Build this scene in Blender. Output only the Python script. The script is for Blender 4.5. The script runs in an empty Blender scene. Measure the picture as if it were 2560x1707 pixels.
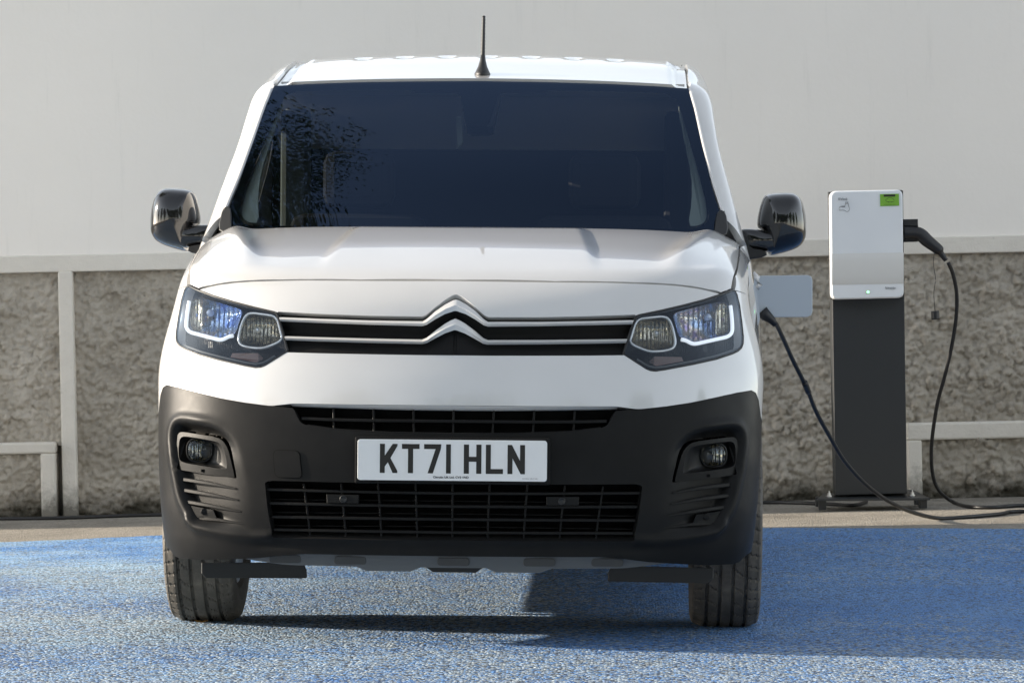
import bpy, bmesh, math, random
import numpy as np
from mathutils import Vector, Matrix
from mathutils.geometry import delaunay_2d_cdt
random.seed(7); RNG=np.random.default_rng(7)
S=bpy.context.scene; COL=S.collection
# ---------------------------------------------------------------- camera
FPX=9154.18; CAMP=np.array([.48167,-10.11641,.93903]); YAW,PIT,ROL=.0315787,.0081756,.0082155
_fw=np.array([-math.sin(YAW)*math.cos(PIT),math.cos(YAW)*math.cos(PIT),-math.sin(PIT)])
_rt=np.array([math.cos(YAW),math.sin(YAW),0.]); _up=np.cross(_rt,_fw)
C_R=_rt*math.cos(ROL)+_up*math.sin(ROL); C_U=_up*math.cos(ROL)-_rt*math.sin(ROL); C_F=_fw
cd=bpy.data.cameras.new('camera'); cam=bpy.data.objects.new('camera',cd); COL.objects.link(cam)
cd.sensor_width=36; cd.lens=FPX/2560*36; cd.clip_start=.1; cd.clip_end=500
cam.matrix_world=Matrix(((C_R[0],C_U[0],-C_F[0],CAMP[0]),(C_R[1],C_U[1],-C_F[1],CAMP[1]),(C_R[2],C_U[2],-C_F[2],CAMP[2]),(0,0,0,1)))
S.camera=cam
# ---------------------------------------------------------------- light
SUN_EL=math.radians(14); SUN_DIR=(math.cos(math.radians(-4.1)),math.sin(math.radians(-4.1)))   # way the light travels over the ground
ld=bpy.data.lights.new('sun','SUN'); sun=bpy.data.objects.new('sun',ld); COL.objects.link(sun)
ld.energy=3.1; ld.angle=math.radians(.5); ld.color=(1,.88,.73)
lv=Vector((SUN_DIR[0]*math.cos(SUN_EL),SUN_DIR[1]*math.cos(SUN_EL),-math.sin(SUN_EL)))
sun.rotation_euler=lv.to_track_quat('-Z','Y').to_euler()
wd=bpy.data.worlds.new('World'); S.world=wd; wd.use_nodes=True
nt=wd.node_tree; bg=nt.nodes['Background']; sky=nt.nodes.new('ShaderNodeTexSky'); sky.sky_type='NISHITA'; sky.sun_disc=False
sky.sun_elevation=SUN_EL
sv=-lv; sky.sun_rotation=math.atan2(sv.x,sv.y)     # rotation 0 = +Y, clockwise seen from above
sky.air_density=1.0; sky.dust_density=.35; sky.ozone_density=1.0
hs=nt.nodes.new('ShaderNodeHueSaturation'); hs.inputs['Saturation'].default_value=.36
nt.links.new(sky.outputs[0],hs.inputs['Color']); nt.links.new(hs.outputs[0],bg.inputs[0]); bg.inputs[1].default_value=.11
S.view_settings.view_transform='Standard'; S.view_settings.look='None'; S.view_settings.gamma=1
S.view_settings.exposure=1.8
# ---------------------------------------------------------------- maths
def rays(px):
    px=np.atleast_2d(np.asarray(px,float))
    d=C_F+np.outer((px[:,0]-1280)/FPX,C_R)-np.outer((px[:,1]-853.5)/FPX,C_U)
    return d/np.linalg.norm(d,axis=1)[:,None]
def at_fwd(px,d):
    r=rays(px); return CAMP+r*(np.broadcast_to(d,(len(r),))/(r@C_F))[:,None]
def pch(xs,ys):
    # smooth monotone-ish cubic (catmull on nonuniform)
    xs=np.array(xs,float);ys=np.array(ys,float)
    h=np.diff(xs);s=np.diff(ys)/h
    m=np.zeros(len(xs));m[0]=s[0];m[-1]=s[-1]
    for i in range(1,len(xs)-1):
        m[i]=0 if s[i-1]*s[i]<=0 else 3*(h[i-1]+h[i])/((2*h[i]+h[i-1])/s[i-1]+(h[i]+2*h[i-1])/s[i])
    def f(x):
        x=np.asarray(x,float);i=np.clip(np.searchsorted(xs,x)-1,0,len(xs)-2)
        t=(x-xs[i])/h[i];lo=t<0;hi=t>1
        tt=np.clip(t,0,1)
        v=(2*tt**3-3*tt**2+1)*ys[i]+(tt**3-2*tt**2+tt)*h[i]*m[i]+(-2*tt**3+3*tt**2)*ys[i+1]+(tt**3-tt**2)*h[i]*m[i+1]
        v=v+np.where(lo,(x-xs[0])*m[0],0)+np.where(hi,(x-xs[-1])*m[-1],0)
        return v
    return f
f_nose=pch([.15,.20,.25,.30,.40,.50,.60,.68,.75,.82,.90,.95,1.0,1.05,1.2],[.14,.075,.035,.015,0,0,.012,.028,.045,.068,.092,.11,.135,.17,.32])
h_top=pch([-.2,.15,.2,.3,.5,.7,.95,1.1,1.6],[.90,1.02,1.04,1.072,1.118,1.153,1.190,1.208,1.26])
w_base=pch([.1,.2,.3,.5,.7,.85,.95,1.05,1.12,1.2,1.3,1.5,1.62,1.75,1.95],[.830,.850,.870,.886,.893,.900,.895,.878,.862,.838,.81,.7626,.751,.744,.715])
z_roof=pch([1.2,1.66,1.91,2.3,2.6,3.0,4.3],[1.60,1.684,1.728,1.797,1.832,1.848,1.848])
y_ws=pch([1.0,1.185,1.4,1.68,1.9],[.79,1.01,1.277,1.695,2.08])
def smax(a,b,k):
    h=np.clip(.5+.5*(a-b)/k,0,1); return b+(a-b)*h+k*h*(1-h)
def sst(a,b,x):
    t=np.clip((x-a)/(b-a),0,1); return t*t*(3-2*t)
def side_w(Y,Z):
    return w_base(Z)-(.022+.05*sst(.72,1.0,Z))*np.clip((1.5-Y)/1.1,0,None)**1.6
def hood_h(a,Y):
    h=h_top(Y)-.022*(a/.75)**2-.02*(a/.8)**6
    pw=.345+.07*(.95-Y)
    h=h+.009*sst(.022,-.022,a-pw)*sst(.2,.6,Y)*sst(1.0,.86,Y-.4*a*a)                    # raised centre plateau
    t=np.clip((Y-.3)/.8,0,1); c=.60+.13*t
    h=h+.015*np.exp(-((a-c)/.040)**2)*sst(.25,.6,Y)              # wing ridge
    return h
def ws_y(a,Z):
    return y_ws(Z)+(.30-.15*np.clip((Z-1.185)/.49,-.2,1.2))*a*a
def roof_h(a,Y): return z_roof(Y)-.021*(a/.65)**2-.002*(a/.7)**6
def body(P):
    a=np.abs(P[...,0]);Y=P[...,1];Z=P[...,2]
    q=a/.8
    gF=(f_nose(Z)+.12*q**2+.11*q**6-Y)*.9
    gH=(Z-hood_h(a,Y))*.97
    gS=(a-side_w(Y,Z))
    return smax(smax(gF,gH,.07),gS,.06+.02*sst(.75,.95,Z))
def cabin(P):
    a=np.abs(P[...,0]);Y=P[...,1];Z=P[...,2]
    gW=(ws_y(a,Z)-Y)*.57
    gR=(Z-roof_h(a,Y))*.98
    gS=a-side_w(Y,Z)
    return smax(smax(gW,gR,.03),gS,.04+.06*sst(1.50,1.75,Z))
def march(fn,O,D,t0,t1,n=160):
    O=np.broadcast_to(O,D.shape); N=len(D); ts=np.linspace(t0,t1,n)
    hit=np.full(N,np.nan);lo=np.full(N,t0);hi=np.full(N,t1);found=np.zeros(N,bool)
    prev=fn(O+D*t0)
    for i in range(1,n):
        v=fn(O+D*ts[i]); c=(~found)&(prev>0)&(v<=0)
        lo[c]=ts[i-1];hi[c]=ts[i];found|=c;prev=v
    for _ in range(22):
        m=(lo+hi)/2;v=fn(O+D*m[:,None]);s=v>0
        lo=np.where(s,m,lo);hi=np.where(s,hi,m)
    hit=np.where(found,(lo+hi)/2,np.nan)
    return O+D*hit[:,None]
def pix(px,fn=body,t0=9.7,t1=12.5): return march(fn,CAMP,rays(px),t0,t1)
def union(P): return np.minimum(body(P),cabin(P))
def grad(fn,P,e=1.5e-3):
    g=np.stack([fn(P+v)-fn(P-v) for v in np.eye(3)*e],-1); return g/np.linalg.norm(g,axis=1)[:,None]
AX=.95
def cyl(P): return np.stack([np.arctan2(P[:,0],AX-P[:,1])*.95,P[:,2]],-1)
def cylmap(uv):
    th=uv[:,0]/.95; d=np.stack([np.sin(th),-np.cos(th),0*th],-1)
    O=np.stack([0*th,0*th+AX,uv[:,1]],-1)+d*1.5
    return march(body,O,-d,.2,1.35,70)
def phi(P): return np.stack([np.arctan2(P[:,2]-1.0,np.abs(P[:,0]))*.95,P[:,1]],-1)
def phimap(sgn):
    def f(uv):
        p=uv[:,0]/.95; d=np.stack([sgn*np.cos(p),0*p,np.sin(p)],-1)
        O=np.stack([0*p,uv[:,1],0*p+1.0],-1)+d*1.5
        return march(union,O,-d,.2,1.3,70)
    return f
def topmap(fn,z0=2.2):
    def f(uv):
        O=np.stack([uv[:,0],uv[:,1],0*uv[:,0]+z0],-1); D=np.zeros_like(O);D[:,2]=-1
        return march(fn,O,D,.05,1.45,90)
    return f
def side_pt(Y,z):
    Y=np.atleast_1d(np.asarray(Y,float));z=np.atleast_1d(np.asarray(z,float))
    O=np.stack([0*Y+1.5,Y,z],-1);D=np.zeros_like(O);D[:,0]=-1
    return march(union,O,D,.2,1.4,90)
def mir(P): return np.asarray(P)*np.array([-1,1,1.])
def resample(p,h,closed=True,n=None):
    p=np.asarray(p,float); q=np.vstack([p,p[:1]]) if closed else p
    out=[]
    if n is None:
        for a,b in zip(q[:-1],q[1:]):
            k=max(1,int(math.ceil(np.linalg.norm(b-a)/h)))
            out+= [a+(b-a)*i/k for i in range(k)]
        if not closed: out.append(q[-1])
        return np.array(out)
    L=np.r_[0,np.cumsum(np.linalg.norm(np.diff(q,axis=0),axis=1))]
    s=np.linspace(0,L[-1],n+(1 if closed else 0))[:n]
    return np.stack([np.interp(s,L,q[:,i]) for i in range(q.shape[1])],-1)
def segsample(p,k):
    p=np.asarray(p,float);return np.vstack([np.vstack([a+(b-a)*i/k for i in range(k)]) for a,b in zip(p[:-1],p[1:])]+[p[-1:]])
def chaikin(p,it=2,closed=True):
    p=np.asarray(p,float)
    for _ in range(it):
        if closed: a=p;b=np.roll(p,-1,0); p=np.stack([a*.75+b*.25,a*.25+b*.75],1).reshape(-1,p.shape[1])
        else:
            a=p[:-1];b=p[1:]; m=np.stack([a*.75+b*.25,a*.25+b*.75],1).reshape(-1,p.shape[1]); p=np.vstack([p[:1],m[1:-1],p[-1:]])
    return p
def area2(p): x,y=p[:,0],p[:,1]; return .5*np.sum(x*np.roll(y,-1)-np.roll(x,-1)*y)
def inset(p,g):
    p=np.asarray(p,float); s=1 if area2(p)>0 else -1
    a=np.roll(p,1,0);b=np.roll(p,-1,0)
    def nrm(d): l=np.linalg.norm(d,axis=1)[:,None]; d=d/np.maximum(l,1e-9); return np.stack([-d[:,1],d[:,0]],-1)*s
    n=nrm(p-a)+nrm(b-p); n/=np.maximum((n*n).sum(1)[:,None]/2,.35)
    return p+n*g
def inpoly(q,loops):
    c=np.zeros(len(q),bool)
    for p in loops:
        a=p;b=np.roll(p,-1,0)
        for (x1,y1),(x2,y2) in zip(a,b):
            k=((y1>q[:,1])!=(y2>q[:,1])); 
            if k.any(): c^=k&(q[:,0]<(x2-x1)*(q[:,1]-y1)/(y2-y1 if y2!=y1 else 1e-12)+x1)
    return c
def sdist(q,p):
    d=np.full(len(q),1e9)
    for a,b in zip(p,np.roll(p,-1,0)):
        ab=b-a; t=np.clip(((q-a)@ab)/max(ab@ab,1e-12),0,1); d=np.minimum(d,np.linalg.norm(q-a-t[:,None]*ab,axis=1))
    return np.where(inpoly(q,[p]),-d,d)
# ---------------------------------------------------------------- objects
def mk(name,V,F,mat,par=None,smooth=True,normals=None,loc=None):
    m=bpy.data.meshes.new(name); V=np.asarray(V,float)
    m.from_pydata([tuple(map(float,v)) for v in V],[],[tuple(map(int,f)) for f in F])
    if isinstance(mat,(list,tuple)):
        for x in mat: m.materials.append(x)
    else: m.materials.append(mat)
    if smooth: m.polygons.foreach_set('use_smooth',[True]*len(m.polygons))
    if normals is not None: m.normals_split_custom_set_from_vertices([tuple(map(float,n)) for n in normals])
    m.update(); o=bpy.data.objects.new(name,m); COL.objects.link(o)
    if par is not None: o.parent=par
    return o
def tag(o,label=None,cat=None,group=None,kind=None):
    if label:o['label']=label
    if cat:o['category']=cat
    if group:o['group']=group
    if kind:o['kind']=kind
    return o
def empty(name,loc=(0,0,0)):
    o=bpy.data.objects.new(name,None); o.location=loc; o.empty_display_size=.2; COL.objects.link(o); return o
def outward_flip(V,F,ref):
    V=np.asarray(V); F=np.asarray(F); n=np.cross(V[F[:,1]]-V[F[:,0]],V[F[:,2]]-V[F[:,0]])
    s=(n*ref[F[:,0]]).sum(1)<0; F[s]=F[s][:,::-1]; return F
def panel(name,outline,holes,mp,h,mat,par,fl=.02,fn=None,off=0.,post=None,mirror=False,hard=False):
    loops=[resample(l,h*.75) for l in [outline]+list(holes)]
    allp=np.vstack(loops); lo=allp.min(0);hi=allp.max(0)
    gx=np.arange(lo[0],hi[0],h);gy=np.arange(lo[1],hi[1],h*.866)
    G=np.array([(x+(.5*h if j%2 else 0),y) for j,y in enumerate(gy) for x in gx]).reshape(-1,2)
    if len(G):
        G=G[inpoly(G,loops)]
        if len(G):
            keep=np.ones(len(G),bool)
            for i in range(0,len(allp),200):
                keep&=(((G[:,None]-allp[None,i:i+200])**2).sum(2).min(1)>(.5*h)**2)
            G=G[keep]
    pts=np.vstack([allp,G]) if len(G) else allp
    E=[];k=0
    for l in loops:
        n=len(l);E+=[(k+i,k+(i+1)%n) for i in range(n)];k+=n
    r=delaunay_2d_cdt([Vector(p) for p in pts],E,[],0,1e-7)
    uv=np.array([(v.x,v.y) for v in r[0]]);F=np.array([f for f in r[2] if len(f)==3])
    F=F[inpoly(uv[F].mean(1),loops)]
    t_=uv[F];ar_=np.abs((t_[:,1,0]-t_[:,0,0])*(t_[:,2,1]-t_[:,0,1])-(t_[:,2,0]-t_[:,0,0])*(t_[:,1,1]-t_[:,0,1]));F=F[ar_>.004*h*h]
    P=mp(uv); bad=np.isnan(P[:,0])
    if bad.any():
        used=np.zeros(len(P),bool);used[F.ravel()]=True
        if (bad&used).any(): print('WARN',name,'nan',(bad&used).sum())
        P[bad]=0; F=F[~bad[F].any(1)]
    if fn is not None: N=grad(fn,P)
    else: N=None
    if post is not None: P=post(P,uv)
    ref=N if N is not None else np.tile([0,-1.,0],(len(P),1))
    F=outward_flip(P,F,ref)
    if post is not None or N is None:
        fnm=np.cross(P[F[:,1]]-P[F[:,0]],P[F[:,2]]-P[F[:,0]]); N=np.zeros_like(P)
        for i in range(3): np.add.at(N,F[:,i],fnm)
        N/=np.maximum(np.linalg.norm(N,axis=1)[:,None],1e-12)
    P=P+N*off
    V=[P];NN=[N];FF=[tuple(f) for f in F];base=len(P)
    if fl:
        es={}
        for f in F:
            for a,b in ((f[0],f[1]),(f[1],f[2]),(f[2],f[0])):
                es[(a,b)]=1
        be=[e for e in es if (e[1],e[0]) not in es]
        idx={}
        for a,b in be:
            for q in (a,b):
                if q not in idx: idx[q]=len(idx)
        ids=list(idx); A=P[ids]; B=A-N[ids]*fl
        fnn=np.zeros_like(A)
        for a,b in be:
            c=np.cross(P[b]-P[a],N[a]); fnn[idx[a]]+=c; fnn[idx[b]]+=c
        fnn/=np.maximum(np.linalg.norm(fnn,axis=1)[:,None],1e-12)
        V+= [A,B]; NN+=[fnn,fnn]; n=len(ids)
        for a,b in be: FF.append((base+idx[b],base+idx[a],base+n+idx[a],base+n+idx[b]))
    V=np.vstack(V);NN=np.vstack(NN)
    u=np.unique(np.concatenate([np.array(f) for f in FF])); rm=np.full(len(V),-1);rm[u]=np.arange(len(u))
    V=V[u];NN=NN[u];FF=[tuple(rm[list(f)]) for f in FF]
    if mirror: V=mir(V);NN=mir(NN);FF=[f[::-1] for f in FF]
    return mk(name,V,FF,mat,par,True,NN)
def pair(fn_):                        # build left from fn_(False), right from fn_(True)
    return fn_(False),fn_(True)
def loft(name,rows,mat,par,closed=False,mirror=False,smooth=True,cap=False):
    rows=[np.asarray(r,float) for r in rows]; n=len(rows[0]); V=np.vstack(rows); F=[]
    m=n if closed else n-1
    for j in range(len(rows)-1):
        for i in range(m): F.append((j*n+i,j*n+(i+1)%n,(j+1)*n+(i+1)%n,(j+1)*n+i))
    if cap: F+= [tuple(range(n))[::-1],tuple(range((len(rows)-1)*n,len(rows)*n))]
    if mirror: V=mir(V);F=[f[::-1] for f in F]
    return mk(name,V,F,mat,par,smooth)
def frames(P,up=(0,0,1)):
    P=np.asarray(P,float);T=np.gradient(P,axis=0);T/=np.linalg.norm(T,axis=1)[:,None]
    u=np.array(up,float);A=[]
    for t in T:
        a=np.cross(t,u)
        if np.linalg.norm(a)<1e-3:a=np.cross(t,[1,0,0])
        A.append(a/np.linalg.norm(a))
    A=np.array(A);return A,np.cross(A,T)
def tube(name,P,r,mat,par=None,n=10,closed=False,mirror=False,sx=1.,sy=1.):
    P=np.asarray(P,float);r=np.broadcast_to(r,(len(P),))
    if closed:
        Q=np.vstack([P[-1:],P,P[:1]]);A,B=frames(Q);A=A[1:-1];B=B[1:-1]
    else: A,B=frames(P)
    t=np.linspace(0,2*math.pi,n,endpoint=False)
    rows=[P[i]+np.outer(np.cos(t)*sx,A[i])*r[i]+np.outer(np.sin(t)*sy,B[i])*r[i] for i in range(len(P))]
    if closed: rows.append(rows[0])
    return loft(name,rows,mat,par,True,mirror,cap=not closed)
def bar(name,P,w,d,mat,par=None,mirror=False,dirv=(0,1,0),taper=None):
    # rectangular bar along P, w = height across, d = depth along dirv (going inwards)
    P=np.asarray(P,float);dv=np.array(dirv,float);dv/=np.linalg.norm(dv)
    T=np.gradient(P,axis=0);T/=np.linalg.norm(T,axis=1)[:,None]
    B=np.cross(T,dv);B/=np.linalg.norm(B,axis=1)[:,None]
    w=np.broadcast_to(w,(len(P),));d=np.broadcast_to(d,(len(P),)); c=.18
    prof=[(-.5,.0+c),(-.5+c,0),(.5-c,0),(.5,c),(.42,1),(-.42,1)]
    rows=[np.array([P[i]+B[i]*w[i]*a+dv*(d[i]*b if b==1 else w[i]*b) for a,b in prof]) for i in range(len(P))]
    return loft(name,rows,mat,par,True,mirror,smooth=False,cap=True)
def box(name,lo,hi,mat,par=None,bev=0.,M=None,smooth=False):
    bm=bmesh.new();bmesh.ops.create_cube(bm,size=1)
    lo=np.array(lo,float);hi=np.array(hi,float)
    for v in bm.verts: v.co=Vector((lo+hi)/2+np.array(v.co)*(hi-lo))
    if bev: bmesh.ops.bevel(bm,geom=bm.edges[:],offset=bev,segments=2,affect='EDGES',profile=.5)
    if M is not None: bm.transform(M)
    m=bpy.data.meshes.new(name);bm.to_mesh(m);bm.free();m.materials.append(mat)
    o=bpy.data.objects.new(name,m);COL.objects.link(o)
    if par is not None:o.parent=par
    return o
def slab(name,P,n,t,mat,par=None,bev=0.,mirror=False,smooth=False):
    # planar polygon P (3D) given thickness t along n, optional bevelled front rim
    P=np.asarray(P,float);n=np.array(n,float);n/=np.linalg.norm(n);c=P.mean(0)
    rows=[P-n*t,P-n*min(bev,t*.8)] if bev else [P-n*t]
    if bev:
        d=P-c;l=np.linalg.norm(d,axis=1)[:,None];
        for k in (.35,.7,1.):
            rows.append(P-d/l*bev*(1-math.cos(k*math.pi/2))-n*bev*(1-math.sin(k*math.pi/2)))
    else: rows.append(P)
    N=len(P);V=np.vstack(rows);F=[]
    for j in range(len(rows)-1):
        for i in range(N):F.append((j*N+i,j*N+(i+1)%N,(j+1)*N+(i+1)%N,(j+1)*N+i))
    F+=[tuple(range(N))[::-1],tuple(range((len(rows)-1)*N,len(rows)*N))]
    if np.dot(np.cross(P[1]-P[0],P[2]-P[1]),n)<0: F=[f[::-1] for f in F]
    if mirror: V=mir(V);F=[f[::-1] for f in F]
    o=mk(name,V,F,mat,par,smooth)
    bm=bmesh.new();bm.from_mesh(o.data);bmesh.ops.recalc_face_normals(bm,faces=bm.faces[:]);bm.to_mesh(o.data);bm.free()
    if smooth:
        for f in o.data.polygons: f.use_smooth=len(f.vertices)==4
    return o
def lathe(name,prof,c,axis,mat,par=None,n=24,smooth=True):
    # prof: list of (r, t) along axis
    ax=np.array(axis,float);ax/=np.linalg.norm(ax);a=np.cross(ax,[0,0,1.]);
    if np.linalg.norm(a)<.1:a=np.cross(ax,[1.,0,0])
    a/=np.linalg.norm(a);b=np.cross(ax,a);t=np.linspace(0,2*math.pi,n,endpoint=False);c=np.array(c,float)
    rows=[c+ax*z+(np.outer(np.cos(t),a)+np.outer(np.sin(t),b))*max(r,1e-4) for r,z in prof]
    return loft(name,rows,mat,par,True,False,smooth,cap=True)
def sphere(name,c,r,mat,par=None,sc=(1,1,1),n=14):
    pr=[(math.sin(k*math.pi/n),-math.cos(k*math.pi/n)) for k in range(n+1)]
    t=np.linspace(0,2*math.pi,2*n,endpoint=False)
    rows=[np.stack([np.cos(t)*max(a,1e-3),np.sin(t)*max(a,1e-3),0*t+b],-1)*np.array(sc)*r+np.array(c) for a,b in pr]
    return loft(name,rows,mat,par,True,False,True,cap=True)
def text(name,s,c,ex,ey,h,mat,par=None,w=None,bold=0.,thick=.0006):
    cu=bpy.data.curves.new(name,'FONT');cu.body=s;cu.size=1;cu.align_x='CENTER';cu.align_y='CENTER';cu.offset=bold;cu.extrude=.01
    o=bpy.data.objects.new(name,cu);COL.objects.link(o);bpy.context.view_layer.update()
    m=bpy.data.meshes.new_from_object(o.evaluated_get(bpy.context.evaluated_depsgraph_get()));bpy.data.objects.remove(o)
    V=np.array([v.co[:] for v in m.vertices]);lo=V.min(0);hi=V.max(0);V-=(lo+hi)/2;k=h/(hi[1]-lo[1]);kx=k if w is None else w/(hi[0]-lo[0])
    ex=np.array(ex,float);ey=np.array(ey,float);ez=np.cross(ex,ey)
    W=np.array(c)+np.outer(V[:,0]*kx,ex)+np.outer(V[:,1]*k,ey)+np.outer(V[:,2]/.01*thick,ez)
    for v,q in zip(m.vertices,W): v.co=q
    m.name=name;m.materials.clear();m.materials.append(mat);o=bpy.data.objects.new(name,m);COL.objects.link(o)
    if par is not None:o.parent=par
    return o
# crop coordinate systems used when measuring the photograph
def crop(x0,y0,s): return lambda *pts: np.array([(x0+x/s,y0+y/s) for x,y in pts])
C1=crop(380,680,5.8725);C2=crop(1540,680,5.8725);C3=crop(680,700,2.45);C4=crop(380,960,2.6125);C5=crop(640,980,2.352)
C6=crop(1560,960,2.45);C7=crop(1840,440,1.7042);C8=crop(360,20,1.47);CL=crop(360,140,2.6125);CW=crop(0,600,1.9604);CG=crop(1880,1180,3.459);CC=crop(2040,460,5.2275);DD=crop(0,0,.91875)
def surf(px,depth=0.,fn=body,t0=9.7,t1=13.):
    px=np.asarray(px,float);P=march(fn,CAMP,rays(px),t0,t1,150)
    if np.isnan(P).any(): print('WARN surf nan',px[np.isnan(P[:,0])])
    return P+rays(px)*np.broadcast_to(depth,(len(px),))[:,None]
# ---------------------------------------------------------------- materials
def mat(name,col=(.8,.8,.8),rough=.5,metal=0.,coat=0.,spec=.5,**k):
    m=bpy.data.materials.new(name);m.use_nodes=True;b=m.node_tree.nodes['Principled BSDF']
    b.inputs['Base Color'].default_value=(*col,1);b.inputs['Roughness'].default_value=rough;b.inputs['Metallic'].default_value=metal
    b.inputs['Coat Weight'].default_value=coat;b.inputs['Coat Roughness'].default_value=k.get('coat_rough',.03);b.inputs['Specular IOR Level'].default_value=spec
    return m
class NT:
    def __init__(s,m): s.t=m.node_tree;s.b=s.t.nodes['Principled BSDF'];s.out=s.t.nodes['Material Output']
    def n(s,ty,**k):
        x=s.t.nodes.new(ty)
        for a,v in k.items():
            if a in x.inputs: x.inputs[a].default_value=v
            else: setattr(x,a,v)
        return x
    def l(s,a,b): s.t.links.new(a,b)
    def obj(s): return s.n('ShaderNodeTexCoord').outputs['Object']
    def noise(s,scale,detail=4,rough=.55,vec=None,w=0):
        x=s.n('ShaderNodeTexNoise',Scale=scale,Detail=detail,Roughness=rough)
        s.l(vec if vec is not None else s.obj(),x.inputs['Vector']);return x.outputs['Fac']
    def voro(s,scale,feature='F1',vec=None,out='Distance'):
        x=s.n('ShaderNodeTexVoronoi',feature=feature,Scale=scale);s.l(vec if vec is not None else s.obj(),x.inputs['Vector']);return x.outputs[out]
    def ramp(s,fac,stops):
        x=s.n('ShaderNodeValToRGB');e=x.color_ramp.elements
        while len(e)<len(stops):e.new(.5)
        for q,(p,c) in zip(e,stops):q.position=p;q.color=(*c,1) if len(c)==3 else c
        s.l(fac,x.inputs[0]);return x.outputs[0]
    def mix(s,f,a,b,blend='MIX'):
        x=s.n('ShaderNodeMix',data_type='RGBA',blend_type=blend)
        for sock,v in ((x.inputs[0],f),(x.inputs[6],a),(x.inputs[7],b)):
            if hasattr(v,'is_linked'):s.l(v,sock)
            else: sock.default_value=v if not isinstance(v,tuple) or len(v)==4 else (*v,1)
        return x.outputs[2]
    def math(s,op,a,b=0.):
        x=s.n('ShaderNodeMath',operation=op)
        for sock,v in zip(x.inputs,(a,b)):
            if hasattr(v,'is_linked'):s.l(v,sock)
            else:sock.default_value=v
        return x.outputs[0]
    def bump(s,h,strength=.3,dist=.01,normal=None):
        x=s.n('ShaderNodeBump',Strength=strength,Distance=dist);s.l(h,x.inputs['Height'])
        if normal is not None:s.l(normal,x.inputs['Normal'])
        return x.outputs[0]
    def col(s,c): s.l(c,s.b.inputs['Base Color'])
    def nor(s,c): s.l(c,s.b.inputs['Normal'])
    def rgh(s,c): s.l(c,s.b.inputs['Roughness'])
def scaled(N,sx,sy,sz):
    m=N.n('ShaderNodeMapping');m.inputs['Scale'].default_value=(sx,sy,sz);N.l(N.obj(),m.inputs[0]);return m.outputs[0]
BW=(0,0,0);WW=(1,1,1)
PAINT=mat('white_paint',(.80,.795,.78),.34,0,1.,.4,coat_rough=.012);NT(PAINT).b.inputs['Coat IOR'].default_value=1.7
N_=NT(PAINT);N_.col(N_.ramp(N_.noise(3,5),[(.3,(.57,.562,.548)),(.7,(.61,.60,.585))]))
PLAST=mat('dark_grey_plastic',(.011,.011,.011),.38,0,0,.11)
N_=NT(PLAST);N_.nor(N_.bump(N_.noise(900,2),.12,.002));N_.col(N_.ramp(N_.noise(6,6,.65),[(.3,(.0098,.0098,.0098)),(.75,(.0145,.0143,.014))]));N_.rgh(N_.ramp(N_.noise(14,5),[(.3,(.34,.34,.34)),(.7,(.44,.44,.44))]))
BLACK=mat('black_plastic',(.012,.012,.012),.5)
VOID=mat('deep_black',(.004,.004,.004),.8,0,0,.1)
GLOSS=mat('gloss_black',(.008,.008,.009),.09,0,.6,.5)
SATIN=mat('satin_chrome',(.72,.71,.69),.28,.35,.3)
CHROME=mat('chrome',(.82,.84,.87),.12,.7)
REFL=mat('lamp_reflector',(.58,.54,.45),.07,1)
N_=NT(REFL);_w=N_.n('ShaderNodeTexWave',Scale=28.);_w.bands_direction='X';N_.l(N_.obj(),_w.inputs[0]);N_.nor(N_.bump(_w.outputs['Fac'],.55,.006,N_.bump(N_.noise(40,2),.5,.01)))
SKYREFL=mat('sky_tinted_reflector',(.50,.62,.92),.10,.8)
N_=NT(SKYREFL);_w=N_.n('ShaderNodeTexWave',Scale=22.);_w.bands_direction='X';N_.l(N_.obj(),_w.inputs[0]);N_.nor(N_.bump(_w.outputs['Fac'],.45,.006,N_.bump(N_.noise(30,2),.6,.012)))
N_.col(N_.ramp(N_.noise(17,3),[(.3,(.26,.42,.95)),(.5,(.60,.76,1.)),(.6,(.85,.74,.62)),(.72,(.45,.34,.92))]))  # blue, warm and violet sky reflections painted into the reflector colour
SMOKE=mat('lamp_bezel',(.010,.010,.011),.25,0,.1,.3)
N_=NT(SMOKE);_w=N_.n('ShaderNodeTexWave',Scale=60.);_w.bands_direction='X';N_.l(N_.obj(),_w.inputs[0]);N_.nor(N_.bump(_w.outputs['Fac'],.25,.003,N_.bump(N_.noise(24,2),.5,.012)))
GUIDE=mat('light_guide',(.86,.90,.98),.18,0,.5);NT(GUIDE).b.inputs['Emission Color'].default_value=(.84,.91,1,1);NT(GUIDE).b.inputs['Emission Strength'].default_value=.2
SHIELD=mat('bulb_shield',(.5,.58,.75),.2,.5)
AMBER=mat('indicator_lens',(.10,.035,.018),.15,0,.6)
PLATE=mat('plate_white',(.76,.76,.75),.35,0,.3)
INK=mat('plate_ink',(.014,.012,.009),.4)
RUB=mat('tyre_rubber',(.030,.029,.027),.75,0,0,.3)
N_=NT(RUB);N_.col(N_.ramp(N_.noise(9,6,.7),[(.3,(.055,.051,.046)),(.55,(.105,.095,.082)),(.8,(.20,.178,.148))]));N_.nor(N_.bump(N_.noise(160,3),.25,.003))
RIMM=mat('steel_rim',(.35,.35,.36),.35,.8)
UNDER=mat('undertray',(.11,.12,.13),.42,0,0,.5)
TRIM=mat('pale_interior_trim',(.42,.46,.41),.7)
DASH=mat('dash_plastic',(.018,.018,.02),.6)
SEAT=mat('seat_cloth',(.02,.02,.022),.9)
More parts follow.
